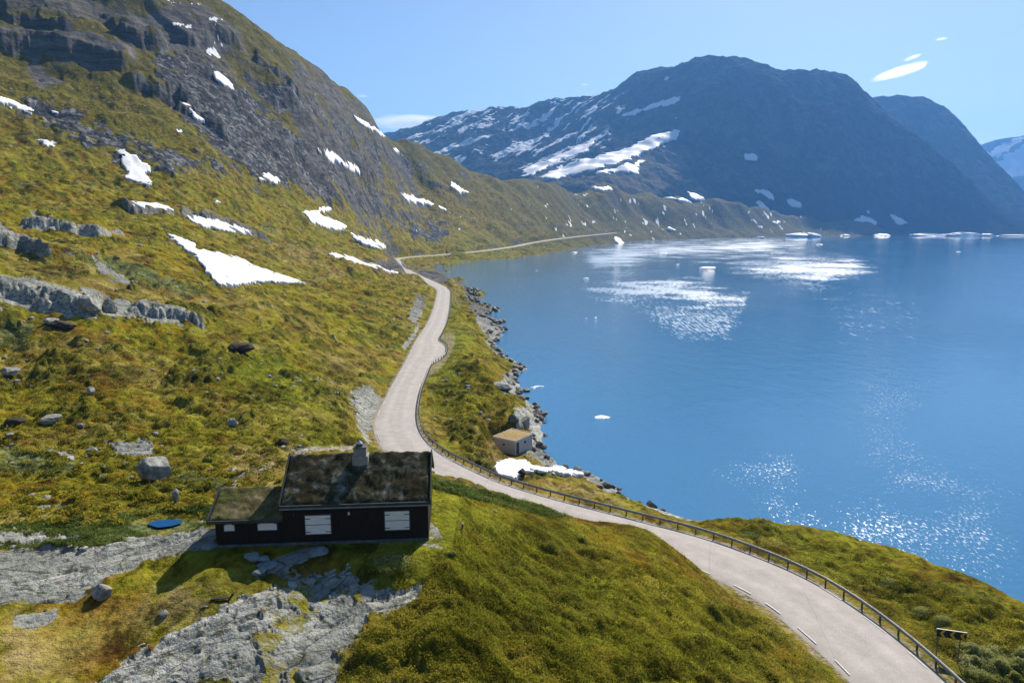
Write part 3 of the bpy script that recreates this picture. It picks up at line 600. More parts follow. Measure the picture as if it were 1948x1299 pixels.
# low snow streaks along the high left shoulder
st = fbm((mx * .8 + my * .6) / 1.0, (my * .8 - mx * .6) / .28, 340, 5, 530, .6)
msn = sstep(.08, .16, st) * sstep(1400, 950, MU) * sstep(150, 420, MZ) * .95
msn = np.maximum(msn, sstep(.34, .40, fbm(mx, my, 120, 5, 540, .62)) * sstep(1500, 1200, MU) * sstep(250, 500, MZ))
plain = poly_mask([(1000, 345), (1060, 318), (1150, 300), (1250, 285), (1310, 290), (1290, 340), (1240, 372), (1100, 352)], 20, 12, sheet=MT, uv=(MU, MV))
M_mtn, nt, out = mat("mountain_rock"); t = NT(nt); P = t.pos(); a = t.n("Attribute"); a.attribute_name = "cover"; sp = t.n("SeparateColor"); t.l(a.outputs["Color"], sp.inputs[0])
mc = t.ramp(t.noise(t.mapv(P, (1, 1, .6)), .013, 11, .74, .4), [(.34, (.006, .009, .011)), (.5, (.036, .042, .042)), (.64, (.115, .115, .105))])  # dark rock tones, lowered to stand in for shade on the mountain face
low = t.ramp(t.noise(P, .012, 9, .65), [(.35, (.010, .018, .009)), (.65, (.032, .040, .016))])
mc = t.mix(t.math('MULTIPLY', sp.outputs[1], .8), mc, low); mc = t.mix(t.math('MULTIPLY', sp.outputs[2], .7), mc, (.24, .20, .13))
sn = t.ramp(t.math('ADD', sp.outputs[0], t.math('MULTIPLY', t.math('SUBTRACT', t.noise(P, .03, 8, .7), .5), .7)), [(.45, 0.0), (.55, 1.0)])
mc = t.mix(sn, mc, (.82, .84, .88)); t.princ(out, mc, .9, t.bump(t.noise(P, .02, 11, .74), 1.0, 40), 0.0)
me = np_mesh("mountain", np.stack([mx, my, MZ], -1).reshape(-1, 3), MT.faces())
attr4(me, "cover", np.stack([msn, sstep(260, 40, MZ) * .9, plain, 0 * MZ], -1).reshape(-1, 4))
mtn = link("mountain", me, M_mtn); tag(mtn, kind="structure")

FH = Sheet(np.linspace(.40, .80, 160), np.linspace(7500, 9800, 60))
fx, fy = FH.X, FH.Y
env = np.interp(FH.r, [7500, 8600, 9800], [0, 1, .4])[:, None] * (H + 9000 * (.088 + .012 * np.sin(FH.az * 22))[None, :])
FZ = env + 60 * fbm(fx, fy, 900, 5, 600, .55) * sstep(0, 200, env); FH.Z = FZ
me = np_mesh("far_hill", np.stack([fx, fy, FZ], -1).reshape(-1, 3), FH.faces())
attr4(me, "cover", np.stack([sstep(-.12, .05, fbm(fx, fy, 700, 5, 610, .6)), 0 * FZ, 0 * FZ, 0 * FZ], -1).reshape(-1, 4))
tag(link("far_hill", me, M_mtn), kind="structure")

# ------------------------------------------------------------------ snow patches
M_snow, nt, out = mat("snow"); t = NT(nt); P = t.pos()
c = t.ramp(t.noise(P, .5, 9, .75), [(.25, (.34, .31, .28)), (.42, (.60, .60, .61)), (.6, (.72, .73, .75))])
t.princ(out, c, .6, t.bump(t.noise(t.mapv(P, (1, 1, 1)), 1.2, 5, .5), .5, .25), .3)
def blur(a, it):
    a = a.astype(float)
    for _ in range(it):
        p = np.pad(a, 1, mode='edge'); a = (p[:-2, 1:-1] + p[2:, 1:-1] + p[1:-1, :-2] + p[1:-1, 2:] + 4 * a) / 8
    return a
def snow_patch(poly, label, group, th=.5, jit=3.0, sheet=None, uv=None, rlim=True, name="snow_patch"):
    sh = sheet or G; uv = uv or (UU, VV)
    m = poly_mask(poly, 2.0, jit, sheet=sh, uv=uv, seed=int(poly[0][0]) % 97, rlim=rlim) > .5
    if m.sum() < 6: print("SNOW EMPTY", label); return None
    lab = np.where(m, np.arange(1, m.size + 1).reshape(m.shape), 0); rr0, rr1 = np.nonzero(m.any(1))[0][[0, -1]]; cc0, cc1 = np.nonzero(m.any(0))[0][[0, -1]]
    L = lab[rr0:rr1 + 1, cc0:cc1 + 1].copy(); mL = m[rr0:rr1 + 1, cc0:cc1 + 1]
    for _ in range(3000):
        p = np.pad(L, 1); N_ = np.maximum.reduce([L, p[:-2, 1:-1], p[2:, 1:-1], p[1:-1, :-2], p[1:-1, 2:]]) * mL
        if (N_ == L).all(): break
        L = N_
    ids, cn = np.unique(L[mL], return_counts=True); m = np.zeros_like(m); m[rr0:rr1 + 1, cc0:cc1 + 1] = L == ids[cn.argmax()]
    r0, r1 = np.nonzero(m.any(1))[0][[0, -1]]; c0, c1 = np.nonzero(m.any(0))[0][[0, -1]]
    r0 = max(r0 - 1, 0); c0 = max(c0 - 1, 0); r1 += 2; c1 += 2
    mm = m[r0:r1, c0:c1]; q = mm[:-1, :-1] & mm[1:, :-1] & mm[:-1, 1:] & mm[1:, 1:]
    if q.sum() < 2: print("SNOW EMPTY", label); return None
    soft = blur(mm, 6); zz = blur(sh.Z[r0:r1, c0:c1], 24); rr_ = float(sh.r[(r0 + r1) // 2]); t2 = th + rr_ * .0007
    top = zz + t2 * sstep(.3, .95, soft) + .5 * t2
    idx = np.arange(mm.size).reshape(mm.shape)
    Q = np.stack([idx[:-1, :-1], idx[:-1, 1:], idx[1:, 1:], idx[1:, :-1]], -1)[q][:, ::-1]
    V = np.stack([sh.X[r0:r1, c0:c1], sh.Y[r0:r1, c0:c1], top], -1).reshape(-1, 3)
    # rim skirt reaching into the ground
    ed = {}
    for f in Q.tolist():
        for k in range(4):
            e = (f[k], f[(k + 1) % 4])
            if (e[1], e[0]) in ed: ed.pop((e[1], e[0]))
            else: ed[e] = 1
    V2 = V.copy(); V2[:, 2] -= t2 * 2 + .3; nV = len(V)
    sk = np.array([(b_, a_, a_ + nV, b_ + nV) for a_, b_ in ed]).reshape(-1, 4)
    allf = np.vstack([Q, sk]); V = np.vstack([V, V2]); used, inv = np.unique(allf.ravel(), return_inverse=True)
    me = np_mesh("snow_patch", V[used], inv.reshape(-1, 4))
    o = link(name, me, M_snow); tag(o, label, "snow patch", group); return o
GS = "old snow patches on the left slope"; GF = "snow patches on the far side of the lake"; GM = "snow fields on the blue mountain"
for poly, label in [
 ([(316, 447), (340, 450), (372, 462), (372, 475), (400, 478), (450, 490), (500, 512), (560, 532), (585, 541), (540, 540), (480, 541), (455, 547), (415, 545), (395, 520), (370, 490), (345, 470)], "largest white snow patch, a long wedge lying on the grassy left slope"),
 ([(237, 386), (280, 386), (320, 393), (332, 403), (300, 404), (265, 397)], "flat narrow snow patch at the upper end of the dark gully"),
 ([(355, 413), (385, 412), (430, 425), (470, 437), (492, 449), (440, 443), (390, 434), (362, 424)], "shaded bluish snow patch under the dark gully wall"),
 ([(219, 287), (240, 287), (262, 297), (258, 305), (285, 318), (290, 328), (280, 333), (290, 348), (300, 357), (270, 352), (225, 339), (245, 332), (232, 318), (230, 300)], "ragged snow patch with a branching tail on the upper left slope"),
 ([(490, 343), (505, 329), (525, 335), (547, 347), (520, 353), (495, 348)], "small triangular snow patch at the foot of the scree"),
 ([(566, 404), (600, 401), (612, 393), (635, 395), (630, 403), (612, 408), (640, 420), (660, 432), (655, 441), (620, 437), (590, 426), (583, 411)], "S-shaped snow patch in the middle of the slope below the scree"),
 ([(664, 447), (700, 454), (735, 465), (760, 475), (720, 476), (690, 468)], "tapering snow patch just right below the S-shaped one"),
 ([(400, 133), (425, 135), (445, 157), (447, 176), (425, 165), (405, 150)], "snow patch below the highest dark cliff on the left mountain"),
 ([(343, 197), (357, 196), (372, 212), (400, 232), (415, 250), (390, 241), (360, 220)], "steep narrow snow streak beside the dark rock rib on the upper slope"),
 ([(-20, 175), (30, 194), (60, 208), (66, 221), (35, 213), (-20, 192)], "snow streak cut by the left edge of the photo"),
 ([(76, 203), (110, 212), (132, 224), (105, 222)], "thin snow sliver right of the streak at the left edge"),
 ([(588, 270), (610, 283), (660, 308), (700, 328), (746, 363), (710, 351), (660, 325), (610, 300)], "long diagonal snow streak crossing the scree field"),
 ([(757, 365), (790, 375), (830, 387), (872, 405), (830, 399), (780, 386)], "diagonal snow streak continuing below the long one on the scree"),
 ([(857, 348), (870, 356), (900, 369), (880, 372), (862, 360)], "small snow patch high on the right end of the left mountain's foot"),
 ([(670, 219), (700, 235), (742, 262), (728, 262), (680, 233)], "thin snow streak close under the skyline of the left mountain"),
 ([(733, 277), (760, 286), (788, 300), (765, 300)], "short snow streak just below the thin streak under the skyline"),
 ([(610, 478), (660, 488), (700, 501), (758, 521), (745, 522), (690, 508), (640, 494)], "thin snow line along the green knoll above the road"),
 ([(55, 257), (80, 264), (108, 281), (90, 282)], "grainy snow patch on the grass at the far left"),
 ([(410, 380), (425, 383), (425, 390), (410, 388)], "tiny snow fleck on the grass above the shaded patch")]:
    snow_patch(poly, label, GS, jit=4.0, th=.3)
snow_patch([(936, 886), (965, 876), (990, 878), (1025, 890), (1075, 893), (1112, 906), (1085, 910), (1050, 902), (1010, 900), (995, 906), (980, 915), (950, 908), (934, 895)], "bright snow patch between the guardrail and the lake, in front of the small boathouse", GS, th=.3, jit=3)
for poly, label in [
 ([(1248, 374), (1300, 376), (1334, 389), (1290, 384)], "long thin snow patch on the crest of the far grassy spur"), ([(1122, 354), (1192, 357), (1194, 366), (1130, 364)], "broken snow patch on the plateau at the foot of the mountain"),
 ([(1355, 405), (1385, 400), (1402, 412), (1395, 428), (1378, 427)], "fan-shaped snow patch on the spur above the far end of the lake"), ([(1163, 450), (1180, 453), (1190, 469), (1176, 467)], "small snow strip running down to the lake below the far road"),
 ([(1268, 432), (1292, 434), (1285, 443), (1270, 438)], "small bent snow patch above the far left corner of the lake"),
  
   ([(1460, 421), (1486, 421), (1484, 428), (1464, 427)], "oval snow patch on the dark bank above the shaded snow block")]:
    snow_patch(poly, label, GF, th=.8, jit=2.2)
for poly, label in [
 ([(1420, 359), (1450, 360), (1482, 373), (1470, 378), (1440, 371)], "slanted snow patch at the mountain foot, upper of two big ones"), ([(1484, 377), (1510, 379), (1532, 390), (1528, 399), (1500, 394)], "slanted snow patch at the mountain foot, right of the upper one"),
 ([(1434, 385), (1450, 380), (1456, 390), (1478, 401), (1445, 398)], "hooked snow patch below the two slanted ones"), ([(1612, 418), (1640, 409), (1676, 426), (1640, 428)], "spread snow patch low on the mountain near the far shore"),
 ([(1688, 404), (1700, 407), (1727, 425), (1705, 425)], "narrow snow patch right of the spread one"), ([(1646, 397), (1664, 407), (1657, 411), (1648, 404)], "small snow patch above the spread one"),
 ([(1415, 296), (1425, 293), (1441, 294), (1437, 307), (1420, 306)], "isolated bird-shaped snow patch halfway up the dark face"), ([(1308, 369), (1370, 376), (1352, 384), (1315, 378)], "pale flat snow patch where the spur meets the dark face"),
 ([(970, 335), (1010, 316), (1060, 298), (1142, 260), (1120, 286), (1060, 312), (1010, 336)], "left snow tongue of the broad streaks on the mountain's left foot"),
 ([(1022, 340), (1090, 308), (1180, 286), (1240, 258), (1300, 246), (1290, 263), (1240, 286), (1180, 310), (1120, 326), (1070, 341)], "longest snow tongue sweeping up the mountain's left flank"),
 ([(1120, 334), (1160, 322), (1230, 300), (1222, 310), (1215, 330), (1180, 328)], "lower right snow streaks beside the longest tongue"),
 ([(1183, 221), (1240, 198), (1305, 181), (1285, 195), (1220, 214)], "thin slanting snow ledge on the upper flank"), ([(1298, 165), (1325, 153), (1356, 151), (1350, 161), (1320, 173), (1305, 172)], "snow cap patch just below the summit")]:
    snow_patch(poly, label, GM, th=.6, jit=6.0, sheet=MT, uv=(MU, MV))

def bank(u0, u1, vt, vb, label, seed):
    uc = (u0 + u1) / 2; y = 2150 if uc < 1480 else (2380 if uc < 1600 else 2620); x = (uc - 974) / math.hypot(F, 204) * y * 1.0; k = y / F; me = rock_mesh(seed, cuts=12, sub=4, rough=.16); o = link("snow_bank", me, M_snow); o.scale = ((u1 - u0) / 2 * k * 1.2, 30, (vb - vt) * k * .42); o.location = (x, y + 8, .1 * (vb - vt) * k)
    o.rotation_euler = (0, 0, .04 * seed % .2); tag(o, label, "snow bank", "snow banks standing at the far shore"); return o
BANKS = [(1736, 1800, 436, 446, "left half of the longest snow bank on the far shore", 401), (1796, 1868, 433, 446, "humped right half of the longest snow bank on the far shore", 402), (1670, 1694, 437, 446.5, "short low snow bank left of the longest one on the far shore", 403), (1894, 1990, 440, 446, "snow bank cut by the right photo edge on the far shore", 404), (1872, 1890, 436, 445, "small snow lump right of the humped bank on the far shore", 405),
 (1494, 1540, 431, 448, "big shaded snow block at the water under the grassy spur", 406), (1538, 1562, 431, 449, "bright sunlit snow block beside the shaded one under the spur", 407), (1604, 1616, 441, 447, "tiny snow lump between the snow blocks and the banks", 408), (1445, 1455, 443, 449, "tiny snow lump left of the shaded snow block", 409)]
# ------------------------------------------------------------------ water
M_water, nt, out = mat("lake_water"); t = NT(nt); P = t.pos()
w1 = t.noise(t.mapv(P, (1, .75, 1), (0, 0, .5)), 1.1, 4, .6); w2 = t.noise(t.mapv(P, (1, .6, 1), (0, 0, -.3)), .22, 3, .5); w3 = t.noise(P, 4.5, 3, .6)
a = t.n("Attribute"); a.attribute_name = "wind"; sp = t.n("SeparateColor"); t.l(a.outputs["Color"], sp.inputs[0])
hh = t.math('ADD', t.math('ADD', t.math('MULTIPLY', w1, .55), t.math('MULTIPLY', w2, .9)), t.math('MULTIPLY', w3, .10))
hh = t.math('MULTIPLY', hh, sp.outputs[0])

nb = t.bump(hh, 1.0, .42)
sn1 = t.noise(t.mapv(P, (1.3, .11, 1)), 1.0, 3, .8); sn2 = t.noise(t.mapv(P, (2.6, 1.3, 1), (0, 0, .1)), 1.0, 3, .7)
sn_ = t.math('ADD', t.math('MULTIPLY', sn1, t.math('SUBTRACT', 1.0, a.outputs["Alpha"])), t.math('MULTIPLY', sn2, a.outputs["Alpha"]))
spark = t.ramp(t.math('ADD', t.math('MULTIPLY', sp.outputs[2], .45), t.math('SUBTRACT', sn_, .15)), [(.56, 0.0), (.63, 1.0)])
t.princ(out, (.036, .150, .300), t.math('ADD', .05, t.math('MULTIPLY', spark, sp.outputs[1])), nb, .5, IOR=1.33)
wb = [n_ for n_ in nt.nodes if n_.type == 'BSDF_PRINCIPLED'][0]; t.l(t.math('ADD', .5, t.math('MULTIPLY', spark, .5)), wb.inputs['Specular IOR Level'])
WA = np.concatenate([np.linspace(-.85, .85, 420)]); WR = np.exp(np.linspace(math.log(20), math.log(3100), 380)); Wt = Sheet(WA, WR)
wx, wy = Wt.X, Wt.Y; Wt.Z = 0 * wx; WU, WV = project(wx, wy, Wt.Z)
calm = sstep(.1, .5, fbm(wx, wy, 160, 4, 700) + .2)
wind = .48 + .30 * sstep(-.1, .4, fbm(wx, wy * .4, 60, 3, 701)) 
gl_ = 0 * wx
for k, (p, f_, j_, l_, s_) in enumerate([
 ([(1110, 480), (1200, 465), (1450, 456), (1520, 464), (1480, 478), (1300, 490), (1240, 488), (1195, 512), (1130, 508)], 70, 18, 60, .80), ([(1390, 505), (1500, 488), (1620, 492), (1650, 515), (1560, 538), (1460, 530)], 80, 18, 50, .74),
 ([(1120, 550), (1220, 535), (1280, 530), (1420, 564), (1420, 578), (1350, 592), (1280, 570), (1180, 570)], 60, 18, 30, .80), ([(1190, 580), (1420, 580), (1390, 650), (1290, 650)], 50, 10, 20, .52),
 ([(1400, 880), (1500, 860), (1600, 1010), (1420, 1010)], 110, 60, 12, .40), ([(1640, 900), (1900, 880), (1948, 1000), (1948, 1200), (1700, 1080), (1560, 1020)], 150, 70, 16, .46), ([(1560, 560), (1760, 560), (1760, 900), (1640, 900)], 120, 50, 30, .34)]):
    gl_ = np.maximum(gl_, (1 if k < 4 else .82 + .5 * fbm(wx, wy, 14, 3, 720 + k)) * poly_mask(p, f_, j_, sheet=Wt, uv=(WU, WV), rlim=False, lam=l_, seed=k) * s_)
far_c = sstep(900, 1900, wy) 
wind = wind * (1 - .55 * far_c) * (.50 + .5 * sstep(95, 260, wy))
wind *= 1 - .9 * sstep(447.5, 451, WV) * sstep(460, 456.5, WV) * sstep(1450, 1500, WU)
me = np_mesh("water", np.stack([wx, wy, Wt.Z], -1).reshape(-1, 3), Wt.faces())
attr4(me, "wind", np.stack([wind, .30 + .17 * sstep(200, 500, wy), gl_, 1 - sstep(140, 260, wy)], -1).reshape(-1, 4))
tag(link("water", me, M_water), kind="structure")
# tarn by the cabin
V = [(0, 0, 0)] + [((1.25 + .12 * math.sin(q * 2 + 1) + .06 * math.sin(q * 5)) * math.cos(q), (.95 + .10 * math.sin(q * 3) + .05 * math.cos(q * 7)) * math.sin(q), 0) for q in [k * 2 * math.pi / 48 for k in range(48)]]
pm = bpy.data.meshes.new("pond"); pm.from_pydata(V, [], [(0, k + 1, (k + 1) % 48 + 1) for k in range(48)])
M_pond, nt, out = mat("pond_water"); t = NT(nt); t.princ(out, (.008, .07, .20), .04, t.bump(t.noise(t.obj(), 3, 2), .05, .05), .5, IOR=1.33)
pond = link("pond", pm, M_pond); pond.location = (pond_p[0], pond_p[1], pond_z + .05); pond.scale = (.86, .66, 1); tag(pond, kind="structure")

# ------------------------------------------------------------------ road
M_road, nt, out = mat("asphalt"); t = NT(nt); P = t.pos()
base = t.ramp(t.noise(P, .6, 8, .7), [(.3, (.30, .276, .256)), (.7, (.40, .37, .345))]); gr = t.ramp(t.noise(P, 9, 3, .7), [(.3, .86), (.7, 1.12)])
uvn = t.n("Attribute"); uvn.attribute_name = "lane"; su = t.n("SeparateColor"); t.l(uvn.outputs["Color"], su.inputs[0])
wear = t.ramp(t.math('ADD', su.outputs[0], t.math('MULTIPLY', t.math('SUBTRACT', t.noise(P, .35, 5, .6), .5), .12)), [(0, .72), (.06, .95), (.2, .98), (.3, 1.07), (.42, .93), (.5, .97), (.58, .93), (.7, 1.07), (.82, .98), (.94, .95), (1, .72)])
c = t.mix(1, t.mix(1, base, gr, 'MULTIPLY'), wear, 'MULTIPLY')
seam = t.ramp(t.voro(t.mapv(P, (1, .25, 1)), .12, 'DISTANCE_TO_EDGE'), [(0, .75), (.006, 1)]); c = t.mix(.6, c, seam, 'MULTIPLY')
t.princ(out, c, .85, t.bump(t.noise(P, 14, 3), .2, .01), .25)
T3 = np.gradient(C3[:, :2], axis=0); T3 /= np.linalg.norm(T3, axis=1)[:, None]; N3 = np.stack([-T3[:, 1], T3[:, 0]], 1)
bul = np.exp(-((C3[:, 1] - lay_c[1]) / 14.0) ** 4) * 3.0 * (C3[:, 1] < 300)
ns = 9; V = []; lane = []
for i in range(len(C3)):
    hwl = W3[i] / 2; hwr = W3[i] / 2 + bul[i]
    for k in range(ns):
        q = k / (ns - 1); off = -hwr + (hwr + hwl) * q
        z = C3[i, 2] + .05 * (1 - (2 * q - 1) ** 2)
        if k in (0, ns - 1): z -= .12
        V.append((C3[i, 0] + N3[i, 0] * off, C3[i, 1] + N3[i, 1] * off, z)); lane.append((q, 0, 0, 1))
idx = np.arange(len(V)).reshape(len(C3), ns)
Q = np.stack([idx[:-1, :-1], idx[1:, :-1], idx[1:, 1:], idx[:-1, 1:]], -1).reshape(-1, 4)[:, ::-1]
me = np_mesh("road", np.array(V), Q); attr4(me, "lane", np.array(lane)); road = link("road", me, M_road); tag(road, kind="structure")
M_line, nt, out = mat("white_paint"); t = NT(nt); c = t.ramp(t.noise(t.pos(), 6, 5, .8), [(.42, (.36, .335, .31)), (.66, (.58, .565, .54))]); t.princ(out, c, .6)
# dashed edge lines, 1 m paint, 2 m gap
Cn = resample(C3[:len(C_near)][:, :2], 1.0); Nn = normals2(Cn); wn_ = np.interp(Cn[:, 1], [40, 52, 60, 75, 95, 110, 125, 400], [6.9, 7.6, 7.4, 6.9, 7.2, 7.4, 6.5, 6.8])
lm = MB()
for side in (-1, 1):
    for i in range(2, len(Cn) - 3):
        if i % 6 not in (0, 1): continue
        if i % 6 == 1: continue
        j = i + 3
        if j >= len(Cn): break
        p = []
        o_ = wn_[i] / 2 - .55
        for kk in (i, i + 1, i + 2, j):
            c_ = Cn[kk]; n_ = Nn[kk]
            p.append(((c_ + n_ * side * (o_ - .05)), (c_ + n_ * side * (o_ + .05))))
        zl = RZ + .05 * (1 - (o_ / (wn_[i] / 2)) ** 2) + .012
        for (a0, a1), (b0, b1) in zip(p[:-1], p[1:]):
            lm.add([(*a0, zl), (*a1, zl), (*b1, zl), (*b0, zl)], [(0, 1, 2, 3)])
ol = lm.build("edge_line", M_line, road)

# ------------------------------------------------------------------ guardrail
M_rail, nt, out = mat("galvanised_steel"); t = NT(nt); c = t.ramp(t.noise(t.pos(), 2.5, 6, .7), [(.3, (.16, .165, .175)), (.7, (.30, .305, .315))]); t.princ(out, c, .5, None, .5, Metallic=.55)
M_post, nt, out = mat("weathered_post"); t = NT(nt); c = t.ramp(t.noise(t.pos(), 5, 5, .7), [(.3, (.06, .055, .05)), (.7, (.15, .13, .115))]); t.princ(out, c, .7)
Rl = []
for i in range(len(R_s)):
    b_ = math.exp(-((R_s[i, 1] - lay_c[1]) / 14.0) ** 4) * 3.0
    Rl.append(R_s[i] - Nr[i] * (.30 + b_))
Rl = smooth_line(resample(np.array(Rl), 1.0), 2)
sa = np.concatenate([[0], np.cumsum(np.linalg.norm(np.diff(Rl, axis=0), axis=1))])
npost = int(sa[-1] // 2.0); sp_ = np.arange(npost + 1) * 2.0; Pp = np.stack([np.interp(sp_, sa, Rl[:, 0]), np.interp(sp_, sa, Rl[:, 1])], 1); Np = normals2(Pp)
rail = empty("guardrail", (float(Pp[0, 0]), float(Pp[0, 1]), RZ)); tag(rail, "long grey steel guardrail on posts along the lake side of the road", "guardrail")
def rel(p): return (p[0] - Pp[0, 0], p[1] - Pp[0, 1], p[2] - RZ)
prof = [(.00, .43), (.075, .48), (.075, .52), (.01, .565), (.01, .60), (.075, .645), (.075, .685), (.0, .735), (-.02, .735), (.05, .68), (.05, .65), (-.02, .60), (-.02, .565), (.05, .52), (.05, .49), (-.02, .43)]
bm_ = MB(); k_ = len(prof)
Pf = Pp
for i in range(len(Pf)):
    for o_, z_ in prof:
        bm_.v.append(rel((Pf[i, 0] + Np[i, 0] * (o_ + .09), Pf[i, 1] + Np[i, 1] * (o_ + .09), RZ + z_)))
for i in range(len(Pf) - 1):
    for k in range(k_):
        a0 = i * k_ + k; a1 = i * k_ + (k + 1) % k_; bm_.f.append((a0, a1, a1 + k_, a0 + k_))
bm_.build("rail_beam", M_rail, rail)
def post_geo(mb, i):
    c_ = Pp[i]; n_ = Np[i]; tt_ = np.array([n_[1], -n_[0]])
    def pt(a, b, z): q = c_ + n_ * a + tt_ * b; return rel((q[0], q[1], RZ + z))
    for (a0, a1, b0, b1) in ((-.06, .06, -.012, .012), (-.06, -.045, -.05, .05), (.045, .06, -.05, .05)):
        mb.hexa([pt(a0, b0, -.35), pt(a1, b0, -.35), pt(a1, b1, -.35), pt(a0, b1, -.35), pt(a0, b0, .70), pt(a1, b0, .70), pt(a1, b1, .70), pt(a0, b1, .70)])
for i in range(4, min(104, len(Pp))):
    mb = MB(); post_geo(mb, i); mb.build("post", M_post, rail)
mb = MB()
for i in list(range(0, 4)) + list(range(104, len(Pp))): post_geo(mb, i)
o = mb.build("post_row", M_post, rail); o["kind"] = "stuff"

# ------------------------------------------------------------------ cabin
def zg(x, y): return float(G.z_at(np.array([x]), np.array([y]))[0])
M_black, nt, out = mat("black_stained_boards"); t = NT(nt); v = t.obj(); wv = t.n("TexWave"); wv.wave_type = 'BANDS'; wv.bands_direction = 'X'; t.l(v, wv.inputs[0]); wv.inputs["Scale"].default_value = 2.2; wv.inputs["Distortion"].default_value = .1
wv.wave_profile = 'SAW'
c = t.ramp(t.noise(t.mapv(v, (6, 6, .7)), 2, 6, .6), [(.3, (.008, .006, .005)), (.7, (.022, .015, .012))]); t.princ(out, c, .75, t.bump(wv.outputs["Fac"], .6, .03), .2)
M_dtrim = simple("dark_trim", (.02, .025, .025), (.05, .055, .055), 3, .6, .1)
M_turf, nt, out = mat("turf_roof"); t = NT(nt); v = t.obj(); n1 = t.noise(v, 1.1, 9, .72, .3); n2 = t.noise(v, .45, 6, .6)
c = t.ramp(n1, [(.30, (.008, .008, .004)), (.45, (.020, .024, .010)), (.53, (.062, .060, .036)), (.61, (.15, .155, .135)), (.74, (.28, .28, .25))])
c = t.mix(t.ramp(n2, [(.42, 0.0), (.6, .8)]), c, t.ramp(t.noise(v, 3.5, 6, .7), [(.3, (.008, .008, .003)), (.7, (.055, .042, .012))])); t.princ(out, c, .95, t.bump(n1, .9, .12), .1)
M_turf2, nt, out = mat("dry_turf_roof"); t = NT(nt); v = t.obj(); n1 = t.noise(v, 1.3, 9, .72, .3)
c = t.ramp(n1, [(.30, (.025, .025, .010)), (.45, (.085, .075, .028)), (.56, (.15, .125, .060)), (.72, (.26, .23, .15))]); c = t.mix(t.ramp(t.noise(v, .5, 5, .6), [(.45, 0.0), (.6, .8)]), c, (.055, .07, .014)); t.princ(out, c, .95, t.bump(n1, .9, .12), .1)
M_conc = simple("rendered_chimney", (.19, .19, .18), (.30, .29, .27), 2.5, .9, .2)
M_shut, nt, out = mat("white_shutter_paint"); t = NT(nt); v = t.obj(); c = t.ramp(t.noise(t.mapv(v, (1, 1, 9)), 2.0, 6, .6), [(.3, (.62, .62, .64)), (.7, (.80, .80, .81))]); t.princ(out, c, .55)
M_metal = simple("chimney_cap_metal", (.45, .45, .46), (.62, .62, .64), 4, .35, .05, metal=.7)
M_iron = simple("black_iron", (.015, .015, .018), (.03, .03, .035), 5, .5, .1, metal=.4)
M_lamp = simple("lamp_glass", (.6, .6, .55), (.7, .7, .66), 3, .3, .05)
CX, CY = -13.72, 38.72; YAW = math.atan2(1.0, 12.66); BZ = 19.0
cabin = empty("cabin", (CX, CY, BZ), YAW); tag(cabin, "low black wooden cabin with mossy turf roof, chimney and white shutters on the knoll", "cabin")
def to_local(u, v, yl):   # point of the facade plane seen at a pixel, in cabin coordinates
    x, y, w = ray(u, v); c, s = math.cos(YAW), math.sin(YAW)
    # plane: -s*(px-CX)+c*(py-CY)=yl
    tt_ = (yl + (-s) * CX + c * CY) / (-s * x + c * y); px, py, pz = x * tt_, y * tt_, H + w * tt_
    return c * (px - CX) + s * (py - CY), pz - BZ
LM, DM, EH, RH = 8.62, 5.6, 2.68, 4.58
LA, DA, EA, RA = 4.05, 4.3, 1.80, 2.78
mb = MB(); mb.prism([(0, -.6), (0, EH), (DM / 2, RH - .05), (DM, EH), (DM, -.6)], 0, LM); mb.build("wall", M_black, cabin)
def gable_roof(L0, L1, D, e, r_, oh, og, th, seed, mat_, nm):
    """turf covered gable roof with an uneven surface"""
    pit = (r_ - e) / (D / 2); nx = max(10, int((L1 - L0 + 2 * og) / .09)); ny = 56
    V = []; xs = np.linspace(L0 - og, L1 + og, nx); ys = np.linspace(-oh, D + oh, ny)
    XX, YY = np.meshgrid(xs, ys, indexing='ij'); base = e + pit * (D / 2 - np.abs(YY - D / 2)) 
    edge = np.minimum(np.minimum(XX - xs[0], xs[-1] - XX), np.minimum(YY - ys[0], ys[-1] - YY)); ef = sstep(0, .15, edge)
    topz = base + th * (.55 + .45 * ef) + ef * (.055 * fbm(XX + seed, YY, .5, 4, 800 + seed) * 2 + .10 * fbm(XX, YY, 1.8, 2, 820 + seed))
    botz = base - .02
    nv = nx * ny; V = np.vstack([np.stack([XX, YY, topz], -1).reshape(-1, 3), np.stack([XX, YY, botz], -1).reshape(-1, 3)])
    id_ = np.arange(nv).reshape(nx, ny); Qt = np.stack([id_[:-1, :-1], id_[1:, :-1], id_[1:, 1:], id_[:-1, 1:]], -1).reshape(-1, 4); Qb = Qt[:, ::-1] + nv
    def rim(a): a = np.asarray(a); return np.stack([a[:-1], a[:-1] + nv, a[1:] + nv, a[1:]], -1)
    sides = np.vstack([rim(id_[::-1, 0])[:, ::-1] * 1, rim(id_[:, -1])[:, ::-1], rim(id_[0, :])[:, ::-1], rim(id_[-1, ::-1])[:, ::-1]])
    me = np_mesh(nm, V, np.vstack([Qt, Qb, sides])); return link(nm, me, mat_, cabin)
rf_ = gable_roof(0, LM, DM, EH, RH, .30, .12, .16, 1, M_turf, "roof")
def barge(x0, x1, D, e, r_, oh, name, par, h=.30):
    pit = (r_ - e) / (D / 2); mb = MB()
    for s_ in (0, 1):
        ya, yb = (-oh - .03, D / 2) if s_ == 0 else (D + oh + .03, D / 2)
        za, zb = e - pit * oh, r_
        mb.hexa([(x0, ya, za - .10), (x1, ya, za - .10), (x1, yb, zb - .10), (x0, yb, zb - .10), (x0, ya, za + h - .06), (x1, ya, za + h - .06), (x1, yb, zb + h - .06), (x0, yb, zb + h - .06)])
    return mb.build(name, M_dtrim, par)
